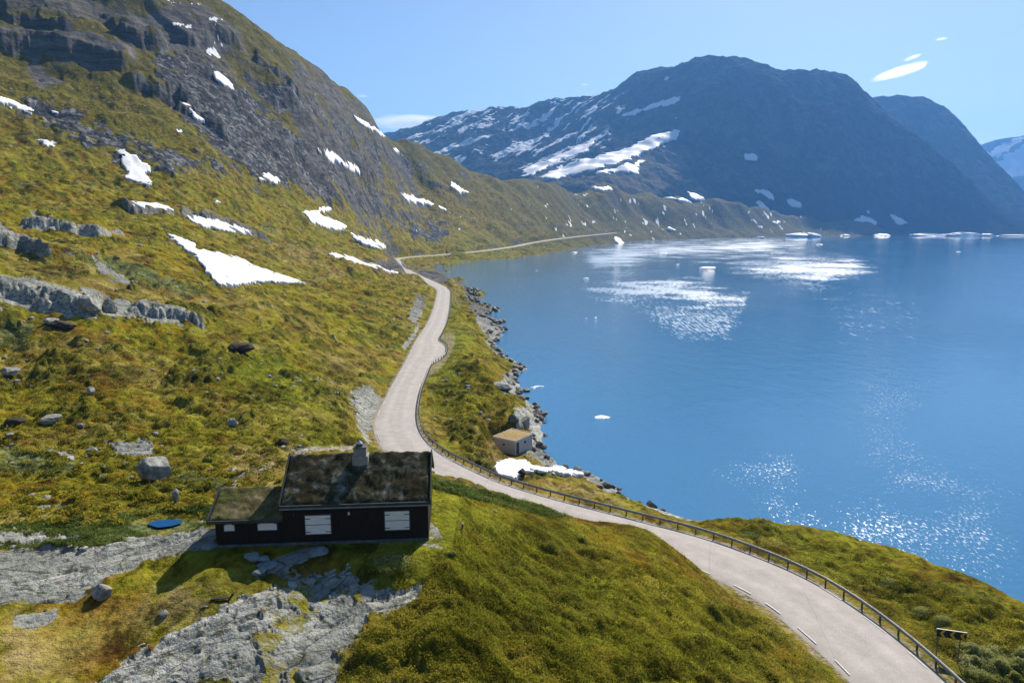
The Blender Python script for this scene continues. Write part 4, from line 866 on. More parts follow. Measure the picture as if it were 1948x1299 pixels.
barge(-.20, -.125, DM, EH, RH, .30, "bargeboard", rf_); barge(LM + .125, LM + .20, DM, EH, RH, .30, "bargeboard", rf_)
pit = (RH - EH) / (DM / 2); mb = MB(); ze = EH - pit * .30; mb.box((-.12, -.38, ze - .08), (LM + .12, -.305, ze + .12)); mb.build("fascia_board", M_dtrim, rf_)
mb = MB(); mb.box((-.12, -.45, ze - .10), (LM + .12, -.385, ze - .04)); mb.build("gutter", simple("gutter_metal", (.16, .2, .2), (.25, .29, .29), 3, .5, .05), rf_)
# annex
mb = MB(); mb.prism([(.05, -.6), (.05, EA), (DA / 2 + .05, RA - .05), (DA + .05, EA), (DA + .05, -.6)], -LA, -.01); mb.build("annex_wall", M_black, cabin)
def shift(o, dy): o.location.y = dy; return o
ar = gable_roof(-LA, -.30, DA, EA, RA, .28, .28, .13, 5, M_turf2, "annex_roof")
barge(-LA - .36, -LA - .285, DA, EA, RA, .28, "bargeboard", ar, .26)
pa = (RA - EA) / (DA / 2); za = EA - pa * .28; mb = MB(); mb.box((-LA - .28, -.36, za - .08), (-.02, -.285, za + .10)); mb.build("fascia_board", M_dtrim, ar)
# foundation stones
mb = MB(); mb.box((-LA + .05, -.06, -.5), (LM - .05, -.004, .12)); mb.build("foundation", simple("foundation_stone", (.05, .055, .055), (.13, .14, .14), 3, .9, .5, .05), cabin)
# shutters
def shutter(u0, v0, u1, v1, big, label=None, one=False):
    xa, za_ = to_local(u0, v1, -.06); xb, zb_ = to_local(u1, v0, -.06); y0 = -.06 if big else -.01
    w = MB(); fr = .07
    w.box((xa - fr, y0 + .015, za_ - fr), (xb + fr, .03, za_)); w.box((xa - fr, y0 + .015, zb_), (xb + fr, .03, zb_ + fr)); w.box((xa - fr, y0 + .015, za_), (xa, .03, zb_)); w.box((xb, y0 + .015, za_), (xb + fr, .03, zb_))
    f_ = w.build("window", M_dtrim, cabin)
    if label: f_["label"] = label
    mid = (za_ + zb_) / 2
    leaves = [(za_, mid - .02), (mid + .02, zb_)] if big else [(za_, zb_)]
    for a0, a1 in leaves:
        m_ = MB(); nb_ = 4 if big else 2; hgt_ = (a1 - a0) / nb_
        for k in range(nb_): m_.box((xa, y0 - .01, a0 + k * hgt_ + .003), (xb, y0 + .02, a0 + (k + 1) * hgt_ - .003))
        if big:   # slanting brace
            cx_ = xa + (xb - xa) * .62; m_.hexa([(cx_, y0 - .022, a0 + .03), (cx_ + .05, y0 - .022, a0 + .03), (cx_ + .05, y0 - .008, a0 + .03), (cx_, y0 - .008, a0 + .03), (cx_ - .16, y0 - .022, a1 - .03), (cx_ - .11, y0 - .022, a1 - .03), (cx_ - .11, y0 - .008, a1 - .03), (cx_ - .16, y0 - .008, a1 - .03)])
        m_.build("shutter", M_shut, f_)
    hz_ = [zb_ - .2, za_ + .14] if big else [zb_ - .02]
    for zz in hz_:
        for xx0, xx1 in (((xa - .03), xa + (.3 if big else .12)), (xb - (.3 if big else .12), xb + .03)):
            m_ = MB(); m_.box((xx0, y0 - .035, zz - .018), (xx1, y0 - .012, zz + .018)); m_.build("hinge", M_iron, f_)
shutter(582, 979.5, 628, 1016, True); shutter(733, 971.5, 778, 1008, True)
shutter(426.5, 997.5, 444.5, 1010.5, False, "small faded greenish shutter"); shutter(490.5, 995, 525.5, 1009, False, "wide low shutter")
for u, v in ((663.5, 975.5),):
    xl, zl = to_local(u, v, -.08); mb = MB(); mb.cyl((xl, -.09), .075, zl - .09, zl + .07, 10, .05); l_ = mb.build("wall_lamp", M_lamp, cabin); mb = MB(); mb.box((xl - .04, -.06, zl - .03), (xl + .04, .0, zl + .1)); mb.build("bracket", M_iron, l_)
xl, zl = to_local(558.5, 979, -.05); mb = MB(); mb.cyl((xl, -.05), .06, zl - .06, zl + .06, 10); mb.build("vent_cap", M_dtrim, cabin)
# chimney
chx = to_local(688.5, 870, DM / 2)[0]; chy = DM / 2 - .42
mb = MB(); mb.box((chx - .50, chy - .42, EH), (chx + .48, chy + .42, RH + .17)); ch = mb.build("chimney", M_conc, cabin, .02)
mb = MB(); mb.box((chx - .40, chy - .36, RH + .17), (chx + .38, chy + .36, RH + .66)); mb.build("chimney_shaft", M_conc, ch, .015)
mb = MB(); mb.box((chx - .44, chy - .40, RH + .66), (chx + .42, chy + .40, RH + .74)); mb.box((chx - .24, chy - .2, RH + .74), (chx + .14, chy + .2, RH + .90)); mb.build("chimney_cap", simple("cap_slab", (.05, .05, .055), (.12, .12, .12), 4, .8, .2), ch, .01)
mb = MB(); mb.cyl((chx - .05, chy), .19, RH + .90, RH + .96, 14, .17); mb.cyl((chx - .05, chy), .15, RH + .96, RH + 1.08, 14, .05); mb.build("chimney_cowl", M_metal, ch)

# ------------------------------------------------------------------ boathouse
c0 = np.array(atz(980, 864.5, 1.3)); pl = np.array(atz(941.5, 855.5, 1.3)); pr = np.array(atz(1004, 847.5, 1.3))
ex_ = (pl - c0); LA_ = np.linalg.norm(ex_); ex_ /= LA_; LB_ = 5.0; ey_ = np.array([ex_[1], -ex_[0]]); 
if ey_ @ (pr - c0) < 0: ey_ = -ey_
M_bw = simple("grey_board_wall", (.34, .31, .30), (.44, .41, .39), 2, .85, .15)
M_bt = simple("pale_pink_trim", (.55, .45, .43), (.66, .57, .54), 3, .7, .05)
M_br = simple("brown_turf", (.20, .135, .05), (.36, .26, .11), 3, .95, .6, .05)
bh = empty("boathouse", (float(c0[0]), float(c0[1]), 1.3), math.atan2(ey_[1], ey_[0])); tag(bh, "small pale boathouse with a flat brown turf roof standing at the lake edge", "boathouse")
# local x along the right wall, local y along the left wall
HB = 2.15; sgy = 1 if (np.array([-ey_[1], ey_[0]]) @ ex_) > 0 else -1
mb = MB(); W_ = LA_; 
for z0 in (0,): mb.hexa([(0, 0, -.9), (LB_, 0, -.9), (LB_, W_, -.9), (0, W_, -.9), (0, 0, HB), (LB_, 0, HB), (LB_, W_, HB), (0, W_, HB)])
mb.build("wall", M_bw, bh)
mb = MB(); mb.hexa([(-.15, -.15, HB + .02), (LB_ + .15, -.15, HB + .02), (LB_ + .15, W_ + .15, HB + .02), (-.15, W_ + .15, HB + .02), (-.15, -.15, HB + .16), (LB_ + .15, -.15, HB + .16), (LB_ + .15, W_ + .15, HB + .16), (-.15, W_ + .15, HB + .16)])
nx = 40; ny = 32; xs = np.linspace(-.14, LB_ + .14, nx); ys = np.linspace(-.14, W_ + .14, ny); XX, YY = np.meshgrid(xs, ys, indexing='ij')
zz = HB + .20 + .16 * (1 - np.abs(XX - LB_ / 2) / (LB_ / 2)) + .05 * fbm(XX, YY, .6, 3, 900); id_ = np.arange(nx * ny).reshape(nx, ny)
rfb = mb.build("roof", M_bt, bh)
me = np_mesh("turf", np.stack([XX, YY, zz], -1).reshape(-1, 3), np.stack([id_[:-1, :-1], id_[1:, :-1], id_[1:, 1:], id_[:-1, 1:]], -1).reshape(-1, 4)); link("turf", me, M_br, rfb)
for a_, b_ in (((-.22, -.22, HB - .02), (-.141, W_ + .22, HB + .28)), ((LB_ + .141, -.22, HB - .02), (LB_ + .22, W_ + .22, HB + .28)), ((-.14, -.22, HB - .02), (LB_ + .14, -.141, HB + .28)), ((-.14, W_ + .141, HB - .02), (LB_ + .14, W_ + .22, HB + .28))):
    mb = MB(); mb.box(a_, b_); mb.build("bargeboard", M_bt, rfb)
mb = MB(); mb.box((-.05, W_ * .48, 1.05), (-.003, W_ * .48 + .5, 1.55)); w_ = mb.build("window", M_bt, bh); mb = MB(); mb.box((-.06, W_ * .48 + .06, 1.11), (-.051, W_ * .48 + .44, 1.49)); mb.build("pane", M_iron, w_)
mb = MB(); mb.box((.35, -.04, 0), (1.05, -.003, 1.85)); mb.build("door", simple("dark_door", (.02, .03, .04), (.04, .05, .06), 3, .6), bh)
mb = MB(); mb.box((2.6, -.04, 1.2), (3.1, -.003, 1.6)); mb.build("window", M_iron, bh)

# ------------------------------------------------------------------ chevron sign
M_sp = simple("sign_post_grey", (.08, .085, .09), (.14, .145, .15), 4, .6, .1)
M_sb = simple("sign_black", (.01, .01, .012), (.02, .02, .022), 2, .5, .02); M_sy = simple("sign_yellow", (.40, .27, .02), (.50, .34, .03), 2, .5, .02)
pr_ = np.array(atz(1829, 1268, 5.0)); zb_ = 5.0
try: zb_ = zg(*pr_)
except Exception: pass
h_ = G.hit(1829, 1268); pr_ = np.array(h_[:2]); zb_ = h_[2]
# upper corners of the board at the distance of the post
x1_, y1_, z1_ = aty(1839, 1204, pr_[1]); x0_, y0_, z0_ = aty(1783, 1195, pr_[1] + .55)
zt = (z1_ + z0_) / 2; L_ = math.hypot(x1_ - x0_, y1_ - y0_); yaw = math.atan2(y1_ - y0_, x1_ - x0_)
sg = empty("chevron_sign", (x0_, y0_, zt - 3.0), yaw); tag(sg, "black road sign with three yellow chevrons pointing left, on two thin posts behind the guardrail", "road sign")
mb = MB(); mb.box((0, -.02, 2.4), (L_, .02, 3.0)); sb_ = mb.build("sign_board", M_sb, sg)
for k in range(3):
    mb = MB(); cx_ = L_ * (.10 + .345 * k); w_ = .20; d_ = .20
    for z0, z1, x0, x1 in ((2.7, 2.99, cx_, cx_ + d_), (2.41, 2.7, cx_ + d_, cx_)):
        mb.hexa([(x0, -.026, z0), (x0 + w_, -.026, z0), (x0 + w_, -.0205, z0), (x0, -.0205, z0), (x1, -.026, z1), (x1 + w_, -.026, z1), (x1 + w_, -.0205, z1), (x1, -.0205, z1)])
    mb.build('chevron', M_sy, sb_)

mb = MB(); mb.box((-.03, -.035, 3.002), (L_ + .03, .035, 3.04)); mb.build("edge_strip", simple("pale_metal", (.5, .5, .5), (.6, .6, .6), 3, .4), sb_)
for xx in (.14, L_ - .34):
    gx = x0_ + xx * math.cos(yaw); gy = y0_ + xx * math.sin(yaw); zz = zg(gx, gy) - (zt - 3.0) - .4
    mb = MB(); mb.cyl((xx, .06), .038, zz, 2.95, 10); mb.build("post", M_sp, sg)

# ------------------------------------------------------------------ boulders
M_bould, nt, out = mat("lichen_boulder"); t = NT(nt); P = t.pos(); n1 = t.noise(P, 1.6, 9, .72); c = t.ramp(n1, [(.3, (.07, .075, .07)), (.45, (.20, .205, .19)), (.6, (.36, .355, .33)), (.75, (.5, .48, .44))])
c = t.mix(t.ramp(t.noise(P, .9, 6, .7), [(.5, 0.0), (.62, .6)]), c, (.10, .095, .05)); t.princ(out, c, .9, t.bump(n1, .8, .1), .2)
M_shore, nt, out = mat("wet_shore_rock"); t = NT(nt); P = t.pos(); n1 = t.noise(P, 1.3, 8, .7); c = t.ramp(n1, [(.3, (.035, .035, .033)), (.55, (.12, .115, .105)), (.75, (.30, .27, .25))]); t.princ(out, c, .7, t.bump(n1, .8, .12), .35)
M_dark = simple("dark_peat_rock", (.018, .014, .010), (.06, .042, .028), 1.6, .9, .8, .15)
M_slate = simple("grey_blue_slab", (.10, .13, .14), (.20, .24, .24), 1.8, .8, .4, .05)
def rock_mesh(seed, cuts=14, sub=4, flat=1.0, rough=.05):
    r_ = np.random.default_rng(seed); bm = bmesh.new(); bmesh.ops.create_icosphere(bm, subdivisions=sub, radius=1.0)
    V = np.array([v.co for v in bm.verts])
    for _ in range(cuts):
        n_ = r_.normal(size=3); n_ /= np.linalg.norm(n_); d = r_.uniform(.55, .86); k = V @ n_; ov = np.clip(k - d, 0, None); V = V - ov[:, None] * n_ * .93
    q = V * 2.1; V = V * (1 + rough * (fbm(q[:, 0] + q[:, 2] * 1.3, q[:, 1] - q[:, 2], 1.0, 4, seed) * 2))[:, None]; V[:, 2] *= flat
    for v, c_ in zip(bm.verts, V): v.co = c_
    me = bpy.data.meshes.new("boulder"); bm.to_mesh(me); bm.free()
    return me
def boulder(u, v, wpx, hpx, label, m_=None, seed=1, name="boulder", group=None, cat="boulder", flat=.8, sink=.25, dy=1.0):
    h = G.hit(u, v + hpx * .45)
    if not h: return
    dist = math.hypot(h[0], h[1], h[2] - H); sx = wpx / F * dist / 2; sz = hpx / F * dist / 2
    me = rock_mesh(seed, flat=1.0); o = link(name, me, m_ or M_bould); o.scale = (sx * 1.12, sx * dy, sz * 1.25); o.rotation_euler = (0, 0, seed * .7); o.rotation_euler[2] = .3 * math.sin(seed)
    o.location = (h[0], h[1] + sx * dy * .5, h[2] + sz * (1 - sink)); tag(o, label, cat, group); return o
boulder(291, 895, 52, 40, "large grey boulder with a shaded face, alone in the heath left of the cabin", seed=3, flat=.9)
boulder(333, 946, 14, 24, "narrow upright grey stone between the big boulder and the annex roof", seed=5)
boulder(455, 662, 40, 24, "dark brown rocky mound standing out on the green slope", M_dark, seed=8, sink=.4)
boulder(188, 1127, 34, 26, "rounded pale boulder at the lower end of the left rock slab", seed=11, sink=.4)
boulder(110, 620, 40, 16, "flat dark boulder below the long rock ledge", M_dark, seed=13, sink=.3)
boulder(95, 612, 22, 10, "small pale stone beside the flat dark boulder", seed=14)
boulder(205, 583, 26, 22, "rounded rock in the jumble right of the long ledge", seed=15); boulder(165, 580, 34, 30, "square block at the right end of the long ledge", seed=16)
boulder(170, 745, 14, 12, "small greenish stone on the slope above the big boulder", seed=17); boulder(14, 708, 28, 12, "low grey stone at the left edge of the photo", seed=18); boulder(90, 800, 38, 12, "long low stone on the heath at the left", seed=19); boulder(20, 806, 34, 12, "dark low stone at the far left of the heath", M_dark, seed=20)
boulder(535, 842, 22, 12, "dark hollow stone at the start of the footpath", M_dark, seed=21, sink=.3); boulder(440, 805, 18, 14, "grey stone in the dark gully line above the path", seed=22)
for k, (u, v, w_, h_2, lb) in enumerate([(478, 1063, 36, 20, "tilted blue-grey stone slab in the cabin's shadow, largest of four"), (498, 1066, 28, 16, "blue-grey slab touching the right side of the largest slab"), (508, 1080, 42, 14, "low slab below the two tilted ones, at the shadow's edge"), (492, 1090, 30, 18, "greenish slab at the front of the four stones")]):
    boulder(u, v, w_ * .9, h_2 * .6, lb, M_slate, seed=30 + k, name="stone_slab", cat="stone slab", group="stone slabs in the cabin's shadow", sink=0, dy=.8)
boulder(600, 1052, 36, 14, "broken bedrock hump in shadow right below the cabin wall", M_slate, seed=36, sink=.45, name="rock_hump", cat="rock"); boulder(396, 1042, 26, 9, "slab leaning at the left corner of the annex", M_slate, seed=37, sink=.4, name="stone_slab", cat="stone slab")
boulder(1000, 803, 22, 20, "grey rock block on the shore just behind the boathouse", seed=41); boulder(958, 735, 34, 14, "angular rock slab jutting out of the shore bank", seed=42, sink=.4); boulder(975, 798, 22, 16, "dark boulder left of the grey block behind the boathouse", M_shore, seed=43)
boulder(992, 900, 22, 14, "dark rock melting out of the snow patch by the lake", M_dark, seed=44); boulder(1025, 845, 16, 12, "dark stone on the shore right of the boathouse door", M_shore, seed=45)
boulder(1342, 1001 + 0, 4, 2, "tiny dark stone at the edge of the road verge", M_dark, seed=46) if False else None
for bk in BANKS: bank(*bk)
# shore stones: individuals
rock_lib = [rock_mesh(60 + k, cuts=10, sub=2, rough=.08) for k in range(8)]
for m__ in rock_lib: m__.materials.append(M_shore)
seg = shore_w[12:52]; cnt = 0; near_shore = resample(seg, 1.2)
lab_sh = ["small dark stone in the shallow water along the rocky near shore", "brownish stone lying on the rocky near shore of the lake"]
r_ = np.random.default_rng(5)
pick = r_.permutation(len(near_shore))
for i in pick:
    if cnt >= 230: break
    x, y = near_shore[i] + r_.normal(0, 1.1, 2) * (1 + near_shore[i][1] / 250)
    if y > 420: continue
    z = zg(x, y)
    if z < -.45 or z > 1.6: continue
    s = r_.uniform(.22, .75) * (1 + y / 260); o = bpy.data.objects.new("shore_stone", rock_lib[int(r_.integers(8))]); scene.collection.objects.link(o)
    o.location = (x, y, max(z, -.12) + s * .22); o.scale = (s, s * r_.uniform(.7, 1.1), s * r_.uniform(.5, .8)); o.rotation_euler = (r_.uniform(-.3, .3), r_.uniform(-.3, .3), r_.uniform(0, 6.28))
    tag(o, lab_sh[0 if z < 0 else 1], "stone", "stones along the rocky near shore, " + ("in the water" if z < 0 else "on land")); cnt += 1
# loose stones over the hillside: uncountable
V0 = []; F0 = []; base_ = [(np.array([v.co for v in m_.vertices]), np.array([p.vertices[:] for p in m_.polygons])) for m_ in [rock_mesh(300 + k, cuts=8, sub=1, rough=.05) for k in range(4)]]
off = 0
for k in range(1700):
    a_ = r_.uniform(-.70, -.02); rr_ = math.exp(r_.uniform(math.log(48), math.log(600))); x = rr_ * math.sin(a_); y = rr_ * math.cos(a_)
    if fbm(np.array([x]), np.array([y]), 30, 3, 400)[0] < -.02: continue
    i_ = int(np.interp(math.log(rr_), G.lr, np.arange(len(G.lr)))); j_ = int(np.interp(a_, G.az, np.arange(len(G.az))))
    if rr_ < 110 and k % 3: continue
    if rd[i_, j_] < 2 or pd_[i_, j_] < 1.6 or sd[i_, j_] < 1 or cabin_flat[i_, j_] > .1: continue
    bv, bf = base_[k % 4]; s_ = (r_.uniform(.10, .28) + .35 * r_.uniform() ** 6) * (1 + rr_ / 260); th_ = r_.uniform(0, 6.28); c_, q_ = math.cos(th_), math.sin(th_)
    w = bv * [s_, s_ * .8, s_ * .55]; V0.append(np.stack([w[:, 0] * c_ - w[:, 1] * q_ + x, w[:, 0] * q_ + w[:, 1] * c_ + y, w[:, 2] + G.Z[i_, j_] + s_ * .15], 1)); F0.append(bf + off); off += len(bv)
tag(link("loose_stones", np_mesh("loose_stones", np.vstack(V0), np.vstack(F0), False), M_bould), kind="stuff")
# ice floes
M_ice = simple("ice_floe", (.72, .78, .82), (.86, .89, .91), 1.5, .4, .3, .05)
for k, (u, v, w_, lb) in enumerate([(1026, 735, 24, "thick white ice floe off the shore beside the road bend"), (1014, 736.5, 12, "thin ice fragment touching the thick floe"), (1145, 793, 34, "flat wide ice floe in open water, nearest of the floes"), (1021, 778, 14, "small ice floe right against the rocky point"), (1021, 514, 6, "small round ice floe in the far left water"),
        (1115, 529, 12, "thin ice floe left of the glitter"), (1347, 510, 34, "long ice floe within the dark water between the glitter patches"), (1288, 503, 12, "small floe in the dark water left of the long floe"), (1262, 482, 20, "dark-edged floe inside the brightest glitter"), (1116, 605, 5, "left one of two tiny floes far from shore"), (1133, 604, 6, "right one of two tiny floes far from shore"), (1560, 465, 12, "small floe near the far snow banks"), (1824, 479, 8, "lone small floe at the far right"), (1092, 480, 14, "floe along the far left shore below the road"), (1230, 963, 10, "small ice lump among the stones below the guardrail")]):
    x, y = atz(u, v, .1); s = w_ / F * math.hypot(x, y) / 2; me = rock_mesh(70 + k, cuts=9, sub=3, rough=.12); o = link("ice_floe", me, M_ice); o.scale = (s, s * .55, max(.18, s * .16)); o.location = (x, y, .06); o.rotation_euler = (0, 0, r_.uniform(-.3, .3)); tag(o, lb, "ice floe", "ice floes drifting on the lake")

# ------------------------------------------------------------------ leaf tufts: shrubs and ground cover
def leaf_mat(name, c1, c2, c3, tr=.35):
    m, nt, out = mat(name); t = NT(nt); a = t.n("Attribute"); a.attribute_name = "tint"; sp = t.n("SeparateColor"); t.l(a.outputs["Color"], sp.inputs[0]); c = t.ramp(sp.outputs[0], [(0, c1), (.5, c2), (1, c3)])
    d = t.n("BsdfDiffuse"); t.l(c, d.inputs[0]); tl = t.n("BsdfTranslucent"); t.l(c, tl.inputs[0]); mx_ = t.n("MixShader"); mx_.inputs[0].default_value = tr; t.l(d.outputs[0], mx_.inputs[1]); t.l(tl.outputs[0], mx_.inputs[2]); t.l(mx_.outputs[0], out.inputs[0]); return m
def leaves(centers, size, tint, seed=0):
    r = np.random.default_rng(seed); N = len(centers); n_ = r.normal(size=(N, 3)); n_[:, 2] = np.abs(n_[:, 2]) + .4; n_ /= np.linalg.norm(n_, axis=1)[:, None]
    t_ = np.cross(n_, r.normal(size=(N, 3))); t_ /= np.linalg.norm(t_, axis=1)[:, None] + 1e-9; b_ = np.cross(n_, t_); s = (np.broadcast_to(size, (N,)) * r.uniform(.6, 1.3, N))[:, None]
    V = np.stack([centers - t_ * s, centers - b_ * s * .45, centers + t_ * s, centers + b_ * s * .45], 1).reshape(-1, 3); Fq = np.arange(4 * N).reshape(N, 4)
    me = np_mesh("leaves", V, Fq, False); T4 = np.repeat(np.clip(tint, 0, 1), 4); attr4(me, "tint", np.stack([T4, T4, T4, 1 + 0 * T4], -1)); return me
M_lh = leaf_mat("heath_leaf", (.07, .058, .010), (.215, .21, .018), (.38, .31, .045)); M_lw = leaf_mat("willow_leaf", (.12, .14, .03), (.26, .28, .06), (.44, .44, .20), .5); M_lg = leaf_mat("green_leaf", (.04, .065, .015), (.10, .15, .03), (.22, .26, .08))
# heather and crowberry mat on the near knoll and the bank beyond the road
def scatter(n_, poly, size, seed, hmax, mat_, name, rmin=20, rmax=130, keep=None):
    r = np.random.default_rng(seed); poly = np.array(poly, float); us = r.uniform(poly[:, 0].min(), poly[:, 0].max(), n_); vs_ = r.uniform(poly[:, 1].min(), poly[:, 1].max(), n_); ins = poly_sd(us, vs_, poly) > 0
    us = us[ins]; vs_ = vs_[ins]; A = np.arctan2(*ray(us, vs_)[:2]); jj = np.clip(np.round(np.interp(A, G.az, np.arange(len(G.az)))).astype(int), 0, len(G.az) - 1)
    x, y, w = ray(us, vs_); te = w / np.hypot(x, y); Tg = (G.Z - H) / G.r[:, None]
    sel = (G.r > rmin) & (G.r < rmax); rr = G.r[sel]; sub_ = Tg[sel]; out_ = []
    for k in range(0, len(us), 4000):
        TT = sub_[:, jj[k:k + 4000]] >= te[k:k + 4000][None, :]; first = TT.argmax(0); ok = TT.any(0); rad = rr[first]; out_.append(np.stack([np.where(ok, rad * np.sin(A[k:k + 4000]), np.nan), rad * np.cos(A[k:k + 4000])], 1))
    P2 = np.vstack(out_); P2 = P2[~np.isnan(P2[:, 0])]; P2 = P2 + r.normal(0, .12, P2.shape); z = G.z_at(P2[:, 0], P2[:, 1])
    a_ = np.arctan2(P2[:, 0], P2[:, 1]); jj = np.round(np.interp(a_, G.az, np.arange(len(G.az)))).astype(int); iq = np.round(np.interp(np.log(np.hypot(P2[:, 0], P2[:, 1])), G.lr, np.arange(len(G.lr)))).astype(int)
    ok = (rd[iq, jj] > .8) & (rockall[iq, jj] < .45) & (cabin_flat[iq, jj] < .6) & (pd_[iq, jj] > 1.35) & (z > .3); 
    clump = fbm(P2[:, 0], P2[:, 1], 1.3, 3, seed + 1000); ok &= clump > (-.6 if keep is None else keep); P2 = P2[ok]; z = z[ok]; clump = clump[ok]
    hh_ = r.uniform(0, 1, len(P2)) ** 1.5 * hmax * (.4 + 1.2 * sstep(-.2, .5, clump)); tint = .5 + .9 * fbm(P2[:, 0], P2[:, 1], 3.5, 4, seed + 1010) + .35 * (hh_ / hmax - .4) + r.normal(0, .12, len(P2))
    o = link(name, leaves(np.column_stack([P2, z + hh_]), size, tint, seed), mat_); tag(o, kind="stuff"); return o
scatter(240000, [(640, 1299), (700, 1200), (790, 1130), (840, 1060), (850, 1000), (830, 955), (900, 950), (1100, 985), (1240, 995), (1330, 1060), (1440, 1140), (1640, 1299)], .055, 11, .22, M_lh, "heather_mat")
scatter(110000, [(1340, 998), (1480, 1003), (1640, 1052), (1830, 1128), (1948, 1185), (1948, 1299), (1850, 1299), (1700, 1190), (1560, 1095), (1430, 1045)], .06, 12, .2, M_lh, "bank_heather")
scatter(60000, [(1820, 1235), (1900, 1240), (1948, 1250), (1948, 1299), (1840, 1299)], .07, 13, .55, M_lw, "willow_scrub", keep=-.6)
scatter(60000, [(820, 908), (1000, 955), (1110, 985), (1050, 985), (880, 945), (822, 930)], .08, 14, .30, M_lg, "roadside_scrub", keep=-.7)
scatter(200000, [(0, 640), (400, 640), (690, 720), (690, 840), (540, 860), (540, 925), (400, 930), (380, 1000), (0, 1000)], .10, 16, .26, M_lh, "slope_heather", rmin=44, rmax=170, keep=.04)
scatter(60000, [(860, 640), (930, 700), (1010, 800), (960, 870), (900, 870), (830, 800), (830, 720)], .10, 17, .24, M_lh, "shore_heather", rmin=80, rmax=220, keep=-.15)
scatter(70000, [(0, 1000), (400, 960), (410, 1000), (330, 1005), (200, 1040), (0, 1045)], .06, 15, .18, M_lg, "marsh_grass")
def shrub(u, v, wpx, hpx, label, m_, seed, n_=2500, size=.06):
    h = G.hit(u, v + hpx * .4)
    if not h: return
    dist = math.hypot(h[0], h[1], h[2] - H); sx = wpx / F * dist / 2; sz = hpx / F * dist * .62; r = np.random.default_rng(seed); q = r.normal(size=(n_, 3)); q /= np.linalg.norm(q, axis=1)[:, None]; q[:, 2] = np.abs(q[:, 2])
    rad = (.55 + .45 * r.uniform(0, 1, n_)) * (1 + .35 * fbm(q[:, 0] * 3 + seed, q[:, 1] * 3 + q[:, 2] * 2, 1, 3, seed)); q = q * rad[:, None] * [sx, sx * .8, sz]
    root = empty("shrub", (h[0], h[1], h[2])); tag(root, label, "shrub"); 
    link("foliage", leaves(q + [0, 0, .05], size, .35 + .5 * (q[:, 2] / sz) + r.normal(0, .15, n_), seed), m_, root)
    mb = MB()
    for k in range(9):
        a_ = k * .7; ex2 = sx * .6 * math.cos(a_); ey2 = sx * .5 * math.sin(a_); s_ = .02; mb.hexa([(-s_, -s_, -.1), (s_, -s_, -.1), (s_, s_, -.1), (-s_, s_, -.1), (ex2 - .008, ey2 - .008, sz * .7), (ex2 + .008, ey2 - .008, sz * .7), (ex2 + .008, ey2 + .008, sz * .7), (ex2 - .008, ey2 + .008, sz * .7)])
    mb.build("stem", M_dark, root)
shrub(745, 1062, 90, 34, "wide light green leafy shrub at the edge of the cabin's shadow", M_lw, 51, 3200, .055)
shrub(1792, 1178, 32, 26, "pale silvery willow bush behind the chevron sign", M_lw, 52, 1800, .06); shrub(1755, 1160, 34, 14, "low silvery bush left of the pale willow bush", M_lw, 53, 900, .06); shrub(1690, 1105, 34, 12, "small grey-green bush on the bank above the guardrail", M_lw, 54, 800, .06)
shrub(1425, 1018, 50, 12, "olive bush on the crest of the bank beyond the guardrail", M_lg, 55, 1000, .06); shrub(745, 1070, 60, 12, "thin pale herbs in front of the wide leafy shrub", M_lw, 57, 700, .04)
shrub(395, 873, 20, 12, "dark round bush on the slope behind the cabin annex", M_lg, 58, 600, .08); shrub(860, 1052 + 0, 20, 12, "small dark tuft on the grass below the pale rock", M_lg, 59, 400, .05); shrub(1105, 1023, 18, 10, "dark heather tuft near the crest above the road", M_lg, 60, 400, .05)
# small bare sapling / marker post by the cabin
hp = G.hit(880, 1008); root = empty("marker_post", hp); tag(root, "short weathered grey marker post in the grass right of the cabin", "post")
mb = MB(); mb.cyl((0, 0), .07, -.2, .42, 8, .06); mb.build("post_shaft", M_sp, root); mb = MB(); mb.cyl((0, 0), .09, .42, .50, 8, .05); mb.build("post_cap", simple("pale_cap", (.4, .4, .42), (.5, .5, .52)), root)
# broken plank bench in the meadow
hp = G.hit(425, 1141); root = empty("plank_bench", hp, .15); tag(root, "low dark broken plank bench lying in the meadow below the cabin", "bench")
mb = MB(); mb.box((-.62, -.10, .10), (.35, .12, .15)); mb.build("seat", M_dark, root); mb = MB(); mb.hexa([(.2, -.06, -.05), (.3, -.06, -.05), (.3, .06, -.05), (.2, .06, -.05), (.48, -.06, .36), (.6, -.06, .36), (.6, .06, .36), (.48, .06, .36)]); mb.build("leg", M_dark, root); mb = MB(); mb.box((-.55, -.05, -.1), (-.47, .05, .10)); mb.build("leg", M_dark, root)
hp = G.hit(390, 1154); me = rock_mesh(91, sub=2); o = link("stone", me, M_bould); o.scale = (.16, .09, .06); o.location = (hp[0], hp[1], hp[2] + .03); tag(o, "tiny white stone in the meadow below the plank bench", "stone"); boulder(310, 1168, 18, 10, "small flat pale stone in the middle of the meadow", seed=92, sink=.5)

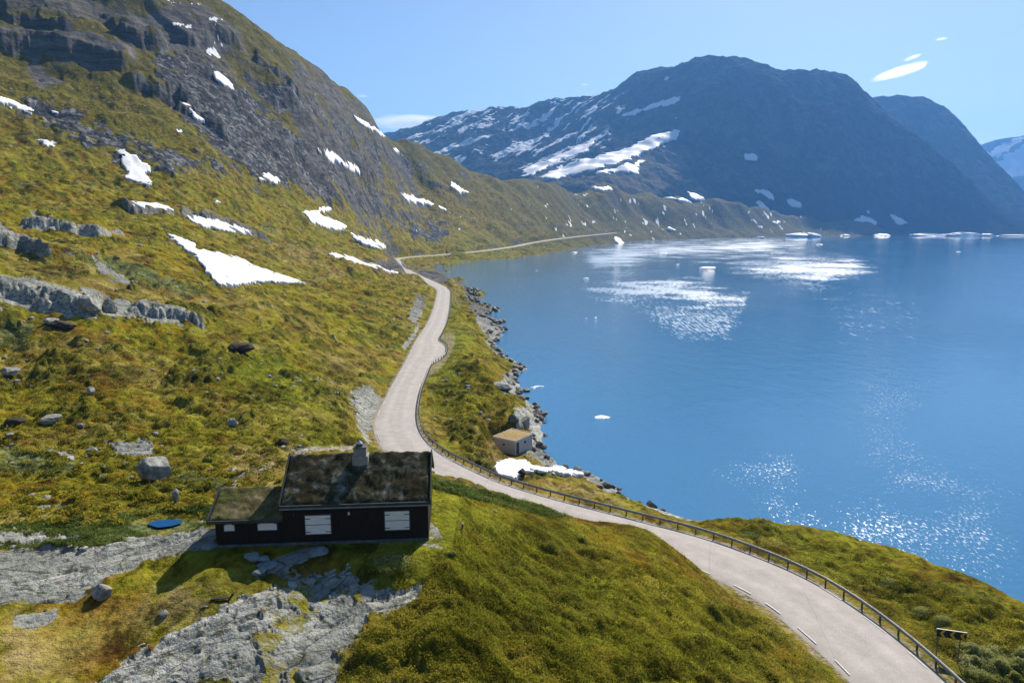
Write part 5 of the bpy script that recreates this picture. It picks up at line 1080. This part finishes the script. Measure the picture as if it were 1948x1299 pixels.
# ------------------------------------------------------------------ clouds (outside the haze)
M_cloud, nt, out = mat("cloud"); nt.nodes.new; t = NT(nt); pv = t.n("VolumePrincipled"); pv.inputs["Color"].default_value = (1, 1, 1, 1); pv.inputs["Anisotropy"].default_value = .8; ln = t.n("VectorMath"); ln.operation = "LENGTH"; t.l(t.obj(), ln.inputs[0]); cf = t.ramp(t.math("ADD", ln.outputs["Value"], t.math("MULTIPLY", t.math("SUBTRACT", t.noise(t.obj(), 2.2, 5, .6), .5), .8)), [(.35, 1.0), (.95, 0.0)]); t.l(t.math("MULTIPLY", cf, .006), pv.inputs["Density"]); t.l(pv.outputs[0], out.inputs["Volume"])
def cloud(u, v, wpx, hpx, tilt, label, seed, D=14000):
    x, y, z = aty(u, v, D); d = math.hypot(x, y, z - H); me = rock_mesh(seed, cuts=2, sub=4, rough=.10); o = link("cloud", me, M_cloud); o.scale = (wpx / F * d / 2, wpx / F * d / 3.5, hpx / F * d / 2); o.location = (x, y, z); o.rotation_euler = (0, -tilt, -math.atan2(x, y)); tag(o, label, "cloud", "small white clouds in the blue sky")
cloud(1715, 136, 94, 16, .22, "brightest lens-shaped white cloud above the right mountain shoulder", 201); cloud(1736, 110, 30, 7, .3, "thin white cloud strip just above the lens-shaped cloud", 202); cloud(1791, 74.5, 20, 5, .05, "tiny cloud wisp highest at the upper right", 203)
cloud(1113, 161.5, 16, 5, 0, "tiny faint cloud above the left shoulder of the blue mountain", 204); cloud(690, 183, 26, 6, 0, "faint small cloud beside the left mountain's skyline", 205); cloud(800, 234, 200, 30, .0, "broad low cloud bank in the gap between the two mountains", 206, 16000)

# ------------------------------------------------------------------ haze
M_haze, nt, out = mat("haze"); t = NT(nt); pv = t.n("VolumePrincipled"); pv.inputs["Color"].default_value = (.17, .46, 1.0, 1); pv.inputs["Density"].default_value = .88e-4; pv.inputs["Anisotropy"].default_value = .2; t.l(pv.outputs[0], out.inputs["Volume"])
mb = MB(); mb.box((-7200, -2900, -14), (10000, 10400, 1500)); hz_o = mb.build("haze", M_haze); tag(hz_o, kind="stuff")
